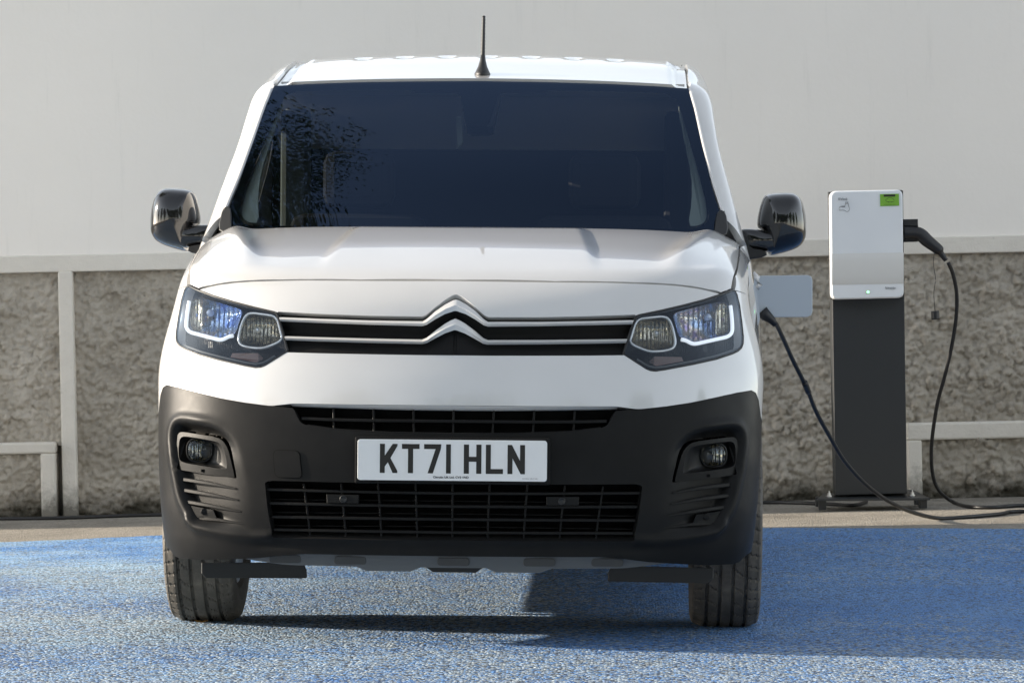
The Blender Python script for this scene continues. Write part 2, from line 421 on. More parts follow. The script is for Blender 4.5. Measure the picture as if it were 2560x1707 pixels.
def glassmat(name,tint,ior=1.5,rough=0.,boost=1.,gtint=(1,1,1)):
    m=bpy.data.materials.new(name);m.use_nodes=True;t=m.node_tree;t.nodes.clear()
    o=t.nodes.new('ShaderNodeOutputMaterial');mx=t.nodes.new('ShaderNodeMixShader');tr=t.nodes.new('ShaderNodeBsdfTransparent');gl=t.nodes.new('ShaderNodeBsdfGlossy')
    fr=t.nodes.new('ShaderNodeFresnel');fr.inputs[0].default_value=ior;tr.inputs[0].default_value=(*tint,1);gl.inputs[0].default_value=(*gtint,1);gl.inputs['Roughness'].default_value=rough
    ml=t.nodes.new('ShaderNodeMath');ml.operation='MULTIPLY';ml.inputs[1].default_value=boost;ml.use_clamp=True
    t.links.new(fr.outputs[0],ml.inputs[0]);t.links.new(ml.outputs[0],mx.inputs[0]);t.links.new(tr.outputs[0],mx.inputs[1]);t.links.new(gl.outputs[0],mx.inputs[2]);t.links.new(mx.outputs[0],o.inputs[0]);return m
GLASS=glassmat('windscreen_glass',(.74,.78,.78),1.52,0.,1.12,(.36,.54,.90))
GLASS2=glassmat('tinted_glass',(.18,.19,.19),1.52)
LENS=glassmat('headlamp_lens',(.92,.93,.93),1.5,0.,.85,(.75,.86,1.))
# ================================================================ the setting
SLOPE=.029
def gz(X,Y): return SLOPE*np.clip(np.asarray(X)+.07,-5,5)*sst(1.5,5,np.asarray(Y))
def ground_px(px,dz=0.):
    px=np.atleast_2d(px);d=rays(px);O=np.broadcast_to(CAMP,d.shape)
    return march(lambda P:P[...,2]-gz(P[...,0],P[...,1])-dz,O,d,8.,26.,300)
def axis_grid(lo,hi,dense,coarse):
    a=[lo]; 
    while a[-1]<hi:
        x=a[-1]; a.append(x+(dense if -4<=x<8 else coarse))
    a[-1]=hi; return np.array(a)
ASPH=mat('ground_concrete',(.3,.28,.25),.9,0,0,.2)
N_=NT(ASPH);_n=N_.noise(1.6,8,.7);_f=N_.voro(120.,'F1');_f2=N_.noise(60,5,.7)
_c=N_.ramp(_n,[(.3,(.26,.24,.205)),(.55,(.42,.385,.33)),(.75,(.52,.48,.41))])
_c=N_.mix(N_.ramp(_f2,[(.35,(.7,.7,.7)),(.65,BW)]),_c,(.12,.11,.095))
_c=N_.mix(N_.ramp(N_.noise(.9,6,.75),[(.52,BW),(.66,(.6,.6,.6))]),_c,(.17,.155,.13))
N_.col(_c);N_.nor(N_.bump(N_.math('ADD',_f,_f2),.7,.012))
def sheet(name,xs,ys,dz,m,edge=None):
    X,Y=np.meshgrid(xs,ys);Z=gz(X,Y)+dz
    V=np.stack([X,Y,Z],-1).reshape(-1,3);n=len(xs)
    F=[(j*n+i,j*n+i+1,(j+1)*n+i+1,(j+1)*n+i) for j in range(len(ys)-1) for i in range(n-1)]
    return V,F
V,F=sheet('g',axis_grid(-60,60,.5,4),axis_grid(-60,60,.25,4),0,ASPH)
g=mk('ground',V,F,ASPH);tag(g,kind='structure')
BLUE=mat('blue_painted_asphalt',(.05,.12,.36),.62,0,0,.5)
N_=NT(BLUE)
_co=N_.obj()
_cell=N_.voro(108.,'F1',_co,'Color');_dist=N_.voro(108.,'F1',_co);_d2=N_.voro(260.,'F1',_co)
_big=N_.noise(.8,7,.66,_co);_mid=N_.noise(5.,6,.7,_co);_fine=N_.noise(75.,4,.7,_co);_clump=N_.noise(38.,3,.6,_co)
_sep=N_.n('ShaderNodeSeparateColor');N_.l(_cell,_sep.inputs[0]);_xyz=N_.n('ShaderNodeSeparateXYZ');N_.l(_co,_xyz.inputs[0])
def mapr(v,a,b,c,d):
    x=N_.n('ShaderNodeMapRange');x.interpolation_type='SMOOTHSTEP'
    for i,q in enumerate((a,b,c,d)): x.inputs[i+1].default_value=q
    N_.l(v,x.inputs[0]);return x.outputs[0]
# tyre wear plus low-sun graininess painted in: bay mouth and middle, less kerb-side
_drive_sun=N_.math('MAXIMUM',mapr(_xyz.outputs[1],1.2,-.4,0,1),N_.math('MULTIPLY',mapr(_xyz.outputs[0],.75,.05,0,1),mapr(_xyz.outputs[1],4.4,2.2,0,1)))
_blue=N_.mix(_big,(.028,.165,.55,1),(.075,.31,.77,1))
_blue=N_.mix(N_.math('MULTIPLY',_sep.outputs[0],.6),_blue,(.15,.39,.76,1))
_lit_pale=N_.ramp(N_.noise(1.1,6,.62,_co),[(.40,BW),(.60,WW)])
_blue=N_.mix(N_.math('MULTIPLY',_lit_pale,mapr(_xyz.outputs[0],.3,-1.0,.18,.95)),_blue,(.40,.64,.88,1))  # pale patches, strengthened on the left to paint in the sunlit tone
_wear_sun=N_.math('ADD',N_.math('MULTIPLY',_big,.7),N_.math('MULTIPLY',_mid,.45));_wear_sun=N_.math('ADD',_wear_sun,N_.math('MULTIPLY',_drive_sun,.20))
_w=N_.math('ADD',_wear_sun,N_.math('MULTIPLY',_sep.outputs[0],.5))
_pale=N_.mix(_sep.outputs[1],(.32,.43,.53,1),(.55,.63,.68,1))
_c=N_.mix(N_.ramp(N_.math('MULTIPLY',_w,.5),[(.49,BW),(.54,WW)]),_blue,_pale)
_dk=N_.math('ADD',N_.math('MULTIPLY',_sep.outputs[2],.62),N_.math('MULTIPLY',_clump,.55));_dk=N_.math('ADD',_dk,N_.math('MULTIPLY',_drive_sun,.13))
_c=N_.mix(N_.ramp(N_.math('MULTIPLY',_dk,.5),[(.36,BW),(.42,(.9,.9,.9))]),_c,(.016,.020,.030,1))
_c=N_.mix(N_.ramp(N_.noise(1.9,7,.7,_co),[(.63,BW),(.75,(.55,.55,.55))]),_c,(.40,.37,.33,1))
N_.col(_c)
_h=N_.math('ADD',N_.math('MULTIPLY',_dist,-1.),N_.math('MULTIPLY',_d2,-.35));_h=N_.math('ADD',_h,N_.math('MULTIPLY',_clump,.8))
N_.nor(N_.bump(_h,1.,.016))
# back edge of the blue bay, followed on the ground
be=ground_px(DD((0,1246),(180,1240),(360,1231),(700,1224),(1200,1216),(1780,1213.5),(2350,1216)))
xs=np.r_[np.linspace(-9,-2.3,10),np.arange(-2.2,2.3,.05),np.linspace(2.4,9,10)]
yb=np.interp(xs,be[:,0],be[:,1])+np.interp(xs,np.arange(-10,10,.08),RNG.normal(0,.012,250))
rows=[]
for k in np.r_[np.linspace(0,1,60)]:
    Y=-30+(yb+30)*(1-(1-k)**2.2); rows.append(np.stack([xs,Y,gz(xs,Y)+.004],-1))
bay=loft('painted_parking_bay',rows,BLUE,None);tag(bay,kind='structure')
# ---- the wall
DW=17.62
e1=np.array([math.cos(YAW),math.sin(YAW),SLOPE]);e1/=np.linalg.norm(e1)
e2=np.array([-math.sin(YAW),math.cos(YAW),0]);e3=np.cross(e1,e2)
W0=CAMP+np.array([C_F[0],C_F[1],0])/np.linalg.norm(C_F[:2])*DW;W0[2]=gz(W0[0],W0[1])
WM=Matrix(((e1[0],e2[0],e3[0],W0[0]),(e1[1],e2[1],e3[1],W0[1]),(e1[2],e2[2],e3[2],W0[2]),(0,0,0,1)))
def wpx(px,off=0.):
    d=rays(px);t=((W0+e2*off-CAMP)@e2)/(d@e2);P=CAMP+d*t[:,None]-W0
    return np.stack([P@e1,P@e3],-1)
PLASTER=mat('white_plaster',(.72,.70,.67),.75,0,0,.3)
N_=NT(PLASTER);_c=N_.ramp(N_.noise(.8,6,.6),[(.3,(.85,.805,.745)),(.7,(.89,.845,.785))])
_st=N_.noise(2.2,6,.7,scaled(N_,6,1,.5));_c=N_.mix(N_.ramp(_st,[(.58,BW),(.8,(.3,.3,.3))]),_c,(.60,.575,.53,1));N_.col(_c)
N_.nor(N_.bump(N_.noise(3,5,.6),.25,.02,N_.bump(N_.noise(45,4,.6),.12,.004)))
TRIMP=mat('painted_band',(.56,.545,.51),.75,0,0,.3)
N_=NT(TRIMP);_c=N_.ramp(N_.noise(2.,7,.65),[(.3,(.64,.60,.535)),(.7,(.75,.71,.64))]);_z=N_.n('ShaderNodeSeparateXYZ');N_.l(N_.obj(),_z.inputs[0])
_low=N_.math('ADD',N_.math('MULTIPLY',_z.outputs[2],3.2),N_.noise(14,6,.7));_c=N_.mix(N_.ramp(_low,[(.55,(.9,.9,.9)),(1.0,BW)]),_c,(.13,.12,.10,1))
_c=N_.mix(N_.ramp(N_.noise(9,6,.75),[(.62,BW),(.72,(.4,.4,.4))]),_c,(.34,.32,.28,1));N_.col(_c);N_.nor(N_.bump(N_.noise(22,6,.65),.45,.012))
ROUGH=mat('roughcast_render',(.25,.225,.185),.9,0,0,.2)
N_=NT(ROUGH);_c=N_.ramp(N_.noise(2.4,8,.66),[(.28,(.29,.26,.215)),(.5,(.42,.38,.32)),(.72,(.52,.475,.41))])
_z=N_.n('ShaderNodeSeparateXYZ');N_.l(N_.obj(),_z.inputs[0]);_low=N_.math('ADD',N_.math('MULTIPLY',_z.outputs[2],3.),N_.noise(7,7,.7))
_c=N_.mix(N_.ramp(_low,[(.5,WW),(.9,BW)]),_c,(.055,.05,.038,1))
_c=N_.mix(N_.ramp(N_.noise(55,4,.7),[(.6,BW),(.75,(.5,.5,.5))]),_c,(.10,.09,.072,1));N_.col(_c);N_.nor(N_.bump(N_.noise(70,5,.7),.5,.008))
wall=empty('boundary_wall',W0);wall.matrix_world=WM
tag(wall,'long pale plaster wall with roughcast lower panels behind the van','wall')
# heights in the wall frame
vb_t=wpx(DD((60,586.5),(400,581)))[:,1].mean();vb_b=wpx(DD((60,627),(400,619)))[:,1].mean()
def wbox(name,u0,u1,v0,v1,y0,y1,m,bev=.008): return box(name,(u0,y0,v0),(u1,y1,v1),m,wall,bev)
# upper plaster: gently uneven sheet with a solid body behind
us=np.r_[-16,-9,np.arange(-5,5.01,.08),8.];vs=np.linspace(vb_t-.01,2.85,26)
U,Vv=np.meshgrid(us,vs);Yy=.004*np.sin(U*2.1+Vv*1.3)+.003*np.sin(U*5.3-Vv*2.2)
P=np.stack([U,Yy,Vv],-1).reshape(-1,3);n=len(us);Fq=[(j*n+i,j*n+i+1,(j+1)*n+i+1,(j+1)*n+i) for j in range(len(vs)-1) for i in range(n-1)]
k=len(P);P=np.vstack([P,[(-16,.25,vb_t-.01),(8,.25,vb_t-.01),(8,.25,2.85),(-16,.25,2.85)]])
top=[(len(vs)-1)*n+i for i in range(n)];Fq+=[(k,k+3,k+2,k+1),tuple(top+[k+2,k+3])]
mk('plaster_face',P,Fq,PLASTER,wall)
wbox('ledge_band',-16,8,vb_b,vb_t,-.012,.22,TRIMP,.006)
def rough(name,u0,u1,v0,v1,y0,step=.0078,amp=.062):
    us=np.arange(u0,u1+step,step);vs=np.arange(v0,v1+step,step);U,Vv=np.meshgrid(us,vs)
    def vn(s,seed):
        r=np.random.default_rng(seed);nx=int((u1-u0)/s)+4;ny=int((v1-v0)/s)+4;g=r.random((ny,nx))
        x=(U-u0)/s+1;y=(Vv-v0)/s+1;i=x.astype(int);j=y.astype(int);fx=x-i;fy=y-j;fx=fx*fx*(3-2*fx);fy=fy*fy*(3-2*fy)
        return (g[j,i]*(1-fx)+g[j,i+1]*fx)*(1-fy)+(g[j+1,i]*(1-fx)+g[j+1,i+1]*fx)*fy
    sd=int(abs(u0)*100+v0*10)
    def worley(s,seed,sk=0.):
        r=np.random.default_rng(seed);nx=int((u1-u0)/s)+8;ny=int((v1-v0)/s)+40;jx=r.random((ny,nx));jy=r.random((ny,nx));jh=r.random((ny,nx))
        x=(U-u0)/s+2;y=(Vv-v0)/s+2+sk*(U-u0)/s*0;i0=x.astype(int);j0=y.astype(int);best=np.full(U.shape,9.);hh=np.zeros(U.shape)
        for dj in (-1,0,1):
            for di in (-1,0,1):
                i=i0+di;j=j0+dj;d=np.hypot(x-(i+jx[j,i]),y-(j+jy[j,i]));k=d<best;best=np.where(k,d,best);hh=np.where(k,jh[j,i],hh)
        return np.sqrt(np.clip(1-best**2*.9,0,1))*(.45+.55*hh)
    hgt=.62*worley(.036,sd)*(.5+vn(.11,sd+9))+.40*worley(.018,sd+1)+.16*vn(.009,sd+2)+.25*vn(.16,sd+3)
    Yd=y0-amp*(hgt-.62)
    V=np.stack([U,Yd,Vv],-1).reshape(-1,3);n=len(us)
    i,j=np.meshgrid(np.arange(n-1),np.arange(len(vs)-1));a=(j*n+i).ravel();Fq=np.stack([a,a+1,a+n+1,a+n],-1)
    return mk(name,V,Fq,ROUGH,wall)
pu=lambda *p:wpx(CW(*p))[:,0]
post0,post1=pu((290,400))[0],pu((362,400))[0];lb1=pu((280,1100))[0];lbi=pu((208,1150))[0]
vl_t=wpx(CW((100,990)))[0,1];vl_b=wpx(CW((100,1046)))[0,1]
r7=wpx(C7((722,1055),(785,1150),(1000,1045),(1000,1118)));ru0,ru1=r7[0,0],r7[1,0];rv_t=r7[2,1];rv_b=r7[3,1]
wbox('post',post0,post1,-.15,vb_b+.002,-.02,.2,TRIMP,.008)
wbox('lower_beam',-16,lb1,vl_b,vl_t,-.075,.2,TRIMP,.01)
wbox('lower_post',lbi,lb1-.002,-.15,vl_b+.002,-.073,.2,TRIMP,.01)
wbox('lower_beam',ru0,8,rv_b,rv_t,-.075,.2,TRIMP,.01)
wbox('lower_post',ru0+.002,ru1,-.15,rv_b+.002,-.073,.2,TRIMP,.01)
rough('roughcast_panel',-2.9,post0+.01,vl_t-.02,vb_b+.004,.035)
rough('roughcast_panel',-2.9,lbi+.01,-.12,vl_b+.01,-.03)
rough('roughcast_panel',post1-.01,ru0+.02,-.12,vb_b+.004,.055)
rough('roughcast_panel',ru0,3.1,rv_t-.02,vb_b+.004,.035)
rough('roughcast_panel',ru1-.01,3.1,-.12,rv_b+.01,-.03)
wbox('roughcast_panel',-16,-2.85,-.2,vb_b+.002,.02,.2,ROUGH,.0)
wbox('roughcast_panel',3.05,8,-.2,vb_b+.002,.02,.2,ROUGH,.0)
wbox('wall_core',-2.86,3.06,-.2,vb_b+.002,.105,.2,ROUGH,.0)
# ================================================================ the van
van=empty('van',(0,2.3,0));van_inv=Matrix.Translation((0,-2.3,0))
tag(van,'white panel van seen head-on with its charging flap open','van')
VAN_PARTS_START=set(bpy.data.objects)
# --- measured outlines (left side of the picture), pixels -> 3D on the body
HLpx=C1((545,205),(670,268),(900,356),(1200,446),(1500,524),(1790,592),(1830,608),(1862,690),(1920,880),(1990,1150),(1975,1175),(1800,1285),(1660,1372),(1600,1396),(1530,1402),(1400,1380),(1000,1290),(700,1210),(500,1130),(420,1085),(375,1035),(362,980),(366,870),(400,650),(440,430),(485,275),(510,225))
HL=surf(HLpx);HLu=cyl(HL)
grb=cyl(surf(C3((1150,459),(900,457),(600,452),(300,446),(92,440))));
gtop_px=C3((1133,93),(1112,96),(1095,104),(1060,126),(1000,172),(948,216),(920,228),(600,223),(300,212),(40,198))
gtop=cyl(surf(gtop_px))
def ctr(u): u=u.copy();u[0,0]=0.;return u
def sym(half,closed=True):      # half runs from centre (x=0) outwards on the left and back to the centre
    h=np.asarray(half);r=h[::-1].copy();r[:,0]*=-1
    if abs(h[-1,0])<1e-6: r=r[1:]
    if abs(h[0,0])<1e-6: r=r[:-1]
    return np.vstack([h,r])
def sidecyl(Y,z): P=mir(side_pt(Y,z));return cyl(P)
seam_side=sidecyl([.53,.53,.535,.54,.535,.42],[.99,.90,.80,.70,.612,.622])
btop=cyl(surf(C4((95,8),(170,24),(250,45),(350,71),(450,95),(600,122),(760,143))))
btop2=cyl(surf(C5((100,82),(215,93))))
notch=cyl(surf(C5((226,108),(245,150),(262,178),(290,192),(480,221),(720,238),(940,246),(1157,247))));notch[-1,0]=0
wbot=cyl(surf(C5((215,69),(330,71),(700,76),(940,79),(1157,80))));wbot[-1,0]=0
corner=sidecyl([.338,.355,.37],[.712,.69,.645])
# white lower front panel
half=np.vstack([ctr(grb),HLu[10:27],HLu[:1],seam_side,corner[::-1],btop,btop2[:1],wbot])
fp=panel('front_panel',inset(sym(half),.0012),[],cylmap,.016,PAINT,van,.03,body)
lr=[surf(resample(C5(*a_),0,False,22),d_) for a_,d_ in ((((205,69),(330,71),(700,76),(940,79),(1157,80)),.0005),(((212,78),(330,84),(700,96),(940,102),(1157,104)),.008),(((212,86),(330,90),(700,102),(940,108),(1157,110)),.03))]
for r_ in lr: r_[-1,0]=0
loft('panel_lip',[np.vstack([r_,mir(r_)[::-1][1:]]) for r_ in lr],PAINT,van)
# white nose panel above the grille
seampx=C1((670,262),(850,212),(1000,180),(1250,148),(1500,130),(1900,121),(2300,114))
seam=cyl(surf(np.vstack([seampx,[(900,700.5),(1142,701)]])));seam[-1,0]=0
half=np.vstack([ctr(gtop),HLu[6:0:-1],seam])
panel('nose_panel',inset(sym(half),.002),[],cylmap,.014,PAINT,van,.03,body)
# bonnet
hb=surf(np.vstack([seampx,[(900,700.5),(1142,701)]]))[:,:2][::-1].copy();hb[0,0]=0
hcor=surf(C1((600,232),(545,203)))[:,:2]
def zsurf(X,Y): return topmap(body)(np.stack([np.asarray(X,float),np.asarray(Y,float)],-1))
Ys=np.array([.46,.56,.70,.85,1.0,1.12,1.22]);aS=side_pt(Ys,h_top(Ys)-.115)[:,0]-.030
bl=np.stack([-aS,Ys],-1)
ar=np.linspace(.80,0,14);rear=np.stack([-ar,.975+.31*ar**2],-1)
half=np.vstack([hb,hcor,bl,rear[rear[:,0]>-.775]])
panel('bonnet',inset(sym(half),.0028),[],topmap(body),.014,PAINT,van,.02,body)
bline=zsurf(bl[:,0],bl[:,1])
# dark bumper
fogpx=C4((163,338),(180,314),(205,312),(320,330),(425,347),(465,372),(495,420),(515,500),(540,606),(530,612),(340,585),(165,556),(160,540))
fog=surf(chaikin(fogpx,1));fogu=cyl(fog)
lgrpx=C5((52,535),(66,524),(100,520),(600,532),(1157,536))
lgr2=C5((1157,871),(700,868),(300,860),(112,856),(100,850))
lg_half=np.vstack([cyl(surf(lgrpx[::-1])),cyl(surf(lgr2[::-1]))]);lg_half[0,0]=0;lg_half[-1,0]=0
lgu=sym(lg_half)
bbot=cyl(surf(C4((118,1080),(150,1122),(190,1137),(330,1146),(560,1141),(700,1134),(850,1118),(1000,1108))))
bot_c=np.array([[-.30,bbot[-1,1]],[0,bbot[-1,1]]])
brear=sidecyl([.42,.535,.535,.52,.51,.50],[.619,.608,.52,.42,.33,.28])
half=np.vstack([notch[::-1],btop2[::-1],btop[::-1],corner,brear,bbot,bot_c])
bump_out=sym(half)
podpx=C4((128,330),(150,262),(190,244),(320,262),(450,286),(560,380),(620,560),(690,800),(775,985),(600,962),(520,935),(300,905),(262,860),(200,760),(165,600),(140,450))
POD=chaikin(cyl(surf(podpx)),2)
lip=chaikin(cyl(surf(C4((230,860),(290,935),(420,968),(620,1005),(800,1005),(800,985),(620,970),(420,940),(300,905)))),1)
LIPL=cyl(surf(C4((245,885),(292,938),(420,968),(560,988),(650,1003),(770,1000))))
def bump_post(P,uv):
    q=uv.copy();q[:,0]=-np.abs(q[:,0])
    sd=sdist(q,POD);D=.034*sst(.002,-.022,sd)
    fade=sst(POD[:,0].max()-.03,POD[:,0].max()-.22,q[:,0]);D=D*fade
    D-=.007*sst(.03,.004,np.abs(sd+.0)-.004)*sst(.0,.02,sd+.006)*sst(-.62,-.72,q[:,0])        # raised rim
    dl_=np.full(len(q),9.)
    for A_,B_ in zip(LIPL[:-1],LIPL[1:]):
        ab=B_-A_;t=np.clip(((q-A_)@ab)/(ab@ab),0,1);dl_=np.minimum(dl_,np.linalg.norm(q-A_-t[:,None]*ab,axis=1))
    D-=.011*np.exp(-(dl_/.0125)**2)                                                            # shelf under the vents
    D+=.010*np.exp(-((uv[:,1]-.285)/.018)**2)*sst(.62,.5,np.abs(uv[:,0]))                      # channel over the skirt
    d=np.stack([-P[:,0],AX-P[:,1],0*P[:,0]],-1);d/=np.linalg.norm(d,axis=1)[:,None]
    return P+d*D[:,None]
fogR=fogu.copy();fogR[:,0]*=-1
bumper=panel('bumper',bump_out,[lgu,inset(fogu,-.002),inset(fogR,-.002)],cylmap,.0095,PLAST,van,.03,body,post=bump_post)
# --- upper intake
def bumpsurf(px,depth): return surf(px,depth)
rows=[surf(resample(C5((200,60),(600,70),(1157,78)),0,False,20),.03),surf(resample(C5((240,150),(600,170),(1157,175)),0,False,20),.07),surf(resample(C5((290,205),(600,245),(1157,262)),0,False,20),.03)]
rows=[np.vstack([r,mir(r)[::-1][1:]]) for r in rows]
ugr=loft('upper_grille',rows,VOID,van)
def symline(px,depth,n=18):
    p=surf(resample(px,0,False,n),depth);p[-1,0]=0;return np.vstack([p,mir(p)[::-1][1:]])
bar('slat',symline(C5((268,155),(420,162),(700,168),(1157,172)),.006),.0085,.045,PLAST,ugr)
bar('slat',symline(C5((300,196),(480,222),(800,240),(1157,246)),.002),.006,.05,PLAST,ugr)
for x in (455,690,925,1157):
    P=surf(C5((x,100),(x+3 if x<1157 else x,238 if x>600 else 218)),.014)
    if x==1157: P[:,0]=0
    bar('slat',P,.0055,.04,PLAST,ugr,dirv=(0,1,0))
    if x<1157: bar('slat',P,.0055,.04,PLAST,ugr,True)
# --- lower grille
rows=[surf(resample(C5(*a),0,False,20),d) for a,d in ((((30,505),(1157,520)),.03),(((50,620),(1157,640)),.10),(((90,760),(1157,780)),.10),(((100,880),(1157,890)),.03))]
rows=[np.vstack([r,mir(r)[::-1][1:]]) for r in rows]
lgr=loft('lower_grille',rows,VOID,van)
for a,b,c in ((572,586,595),(653,664,672),(733,741,748),(808,817,825)):
    x0={572:66,653:80,733:92,808:103}[a]
    bar('slat',symline(C5((x0,a),(600,b),(1157,c)),.010),.0078,.045,PLAST,lgr)
for a,c in ((630,640),(706,715),(783,790)):
    bar('fine_slat',symline(C5((85,a),(600,(a+c)/2),(1157,c)),.045),.0035,.02,PLAST,lgr)
for xt,xb in ((280,322),(500,530),(718,738),(938,948),(1157,1157)):
    P=surf(C5((xt,538),((xt+xb)/2,700),(xb,862)),.016)
    if xt==1157:P[:,0]=0
    bar('slat',P,.0055,.04,PLAST,lgr)
    if xt<1157: bar('slat',P,.0055,.04,PLAST,lgr,True)
for m in (False,True):
    P=surf(C5((413,600),(605,604),(603,655),(416,651)),.004)
    sb=slab('sensor_block',P,(0,-1,0),.03,PLAST,lgr,.003,m)
    c=surf(C5((514,628)),.002)[0];c=mir(c) if m else c
    lathe('parking_sensor',[(.0105,.012),(.0105,-.001),(.0085,-.002),(.0082,.0005),(.0,.0005)],c,(0,1,0),BLACK,lgr,20)
def rpoly(q,r,n=6):
    out=[];m=len(q)
    for i in range(m):
        a,b,c=q[i-1],q[i],q[(i+1)%m];u=(a-b)/np.linalg.norm(a-b);v=(c-b)/np.linalg.norm(c-b)
        p0=b+u*r;p1=b+v*r
        for k in range(n+1):
            t=k/n;out.append((1-t)**2*p0+2*t*(1-t)*b+t*t*p1)
    return np.array(out)
# --- towing eye cover (only on the left of the picture)
tc=cyl(surf(rpoly(C5((104,342),(254,347),(272,503),(116,498)),13.)))
panel('towing_eye_gap',inset(tc,-.0022),[],cylmap,.012,VOID,van,0,body,off=.0006)
panel('towing_eye_cover',tc,[],cylmap,.012,PLAST,van,.003,body,off=.003)
# --- number plate
py0=-.012
def plate_px(px,y): 
    d=rays(px);return CAMP+d*((y-CAMP[1])/d[:,1])[:,None]
pc=plate_px(C5((607,279),(1718,282),(1716,521),(607,520)),py0)
px0,px1=-.262,.262;pz0,pz1=pc[[2,3],2].mean(),pc[[0,1],2].mean()
ph=box('plate_holder',(px0-.008,py0+.004,pz0-.010),(px1+.008,.06,pz1+.006),PLAST,van,.004)
def rrect(x0,x1,z0,z1,r,n=5):
    out=[]
    for cx,cz,a0 in ((x1-r,z1-r,0),(x0+r,z1-r,90),(x0+r,z0+r,180),(x1-r,z0+r,270)):
        for k in range(n+1):
            a=math.radians(a0+90*k/n);out.append((cx+r*math.cos(a),cz+r*math.sin(a)))
    return np.array(out)
rr=rrect(px0,px1,pz0,pz1,.008);plate=slab('number_plate',np.stack([rr[:,0],0*rr[:,0]+py0-.003,rr[:,1]],-1),(0,-1,0),.004,PLATE,van,.001)
# letters traced from the plate in C5 coordinates
G={'k1':[(738,306),(767,306),(767,478),(738,478)],'k2':[(767,375),(813,306),(841,306),(841,318),(800,390),(841,465),(841,478),(813,478),(785,415),(767,440),(767,410)],
 't1':[(867,306),(970,306),(970,335),(867,335)],'t2':[(903,335),(933,335),(933,478),(903,478)],
 's1':[(997,306),(1098,306),(1095,335),(997,335)],'s2':[(1064,335),(1095,335),(1049,478),(1018,478)],'o1':[(1126,306),(1154,306),(1154,478),(1126,478)],
 'h1':[(1230,306),(1260,306),(1260,478),(1230,478)],'h2':[(1303,306),(1333,306),(1333,478),(1303,478)],'h3':[(1260,378),(1303,378),(1303,407),(1260,407)],
 'l1':[(1359,306),(1388,306),(1388,478),(1359,478)],'l2':[(1388,449),(1460,449),(1460,478),(1388,478)],
 'n1':[(1486,306),(1511,306),(1515,313),(1515,478),(1486,478)],'n2':[(1559,306),(1588,306),(1588,478),(1563,478),(1559,470)],'n3':[(1515,313),(1559,400),(1559,470),(1515,385)]}
pcx=(607+1717)/2;sc=(px1-px0)/(1717-607);zc=(pz0+pz1)/2;zs=(pz1-pz0)/(521-280)
def pl(x,y): return ((x-pcx)*sc,py0-.0036,zc-(y-400.5)*zs)
V=[];F=[]
for p in G.values():
    k=len(V);V+=[pl(*q) for q in p];F.append(tuple(range(k,k+len(p))))
bm=bmesh.new();tm=bpy.data.meshes.new('t');tm.from_pydata(V,[],F);bm.from_mesh(tm)
bmesh.ops.recalc_face_normals(bm,faces=bm.faces[:]);bmesh.ops.triangulate(bm,faces=bm.faces[:])
for f in bm.faces:
    if f.normal.y>0:f.normal_flip()
lm=bpy.data.meshes.new('registration_characters');bm.to_mesh(lm);bm.free();lm.materials.append(INK);lo=bpy.data.objects.new('registration_characters',lm);COL.objects.link(lo);lo.parent=plate
ex=(1,0,0);ez=(0,0,1)
text('supplier_text','Citroën UK Ltd. CV3 1ND',pl(1155,500),ex,ez,.0062,INK,plate,w=208*sc,bold=.02,thick=.0002)
text('standard_text','SAT BSAU 145e 2.1384',pl(1618,504),ex,ez,.0022,INK,plate,w=88*sc,thick=.0002)
# --- grille and double chevron bars
def srow(px,dep,n=90):
    p=surf(segsample(px,9),dep);p[0,0]=0;return np.vstack([mir(p)[::-1],p[1:]])
g_u_t=C3((1133,120),(1112,123),(1095,131),(1060,149),(1000,190),(948,238),(925,252),(600,247),(300,237),(42,227))
g_u_b=C3((1133,188),(1112,191),(1095,197),(1060,208),(1000,240),(948,274),(920,282),(600,274),(300,263),(50,253))
g_l_t=C3((1133,238),(1112,241),(1095,248),(1060,267),(1000,310),(948,353),(920,364),(600,358),(300,350),(75,343))
g_l_b=C3((1133,305),(1112,308),(1095,314),(1060,326),(1000,357),(948,386),(920,392),(600,385),(300,376),(83,368))
gmid=C3((1133,215),(1112,218),(1095,225),(1060,240),(1000,277),(948,318),(920,326),(600,318),(300,309),(60,300))
gbm=C3((1133,330),(1112,333),(1095,340),(1060,360),(1000,395),(948,408),(920,412),(600,410),(300,404),(86,396))
gbb=C3((1133,466),(1100,466),(1060,466),(1000,466),(948,466),(920,466),(800,465),(600,461),(300,453),(88,446))
gt2=gtop_px.copy();gt2[:,1]-=3
grille=loft('grille',[srow(gt2,.036),srow(gtop_px,.04),srow(g_u_b,.022),srow(gmid,.05),srow(g_l_t,.030),srow(g_l_b,.020),srow(gbm,.022),srow(gbb,.004)],PLAST,van)
def chev(name,t,b):
    mid=(t*.5+b*.5);flat=np.linspace(1,0,90)
    T=srow(t,.002);B=srow(b,.002);M=srow(mid,-.008);Tb=srow(t,.022);Bb=srow(b,.022)
    T2=T*.93+M*.07;B2=B*.93+M*.07
    return loft(name,[Tb,T,M,B,Bb],SATIN,grille,smooth=False)
chev('chrome_chevron_bar',g_u_t,g_u_b);chev('chrome_chevron_bar',g_l_t,g_l_b)
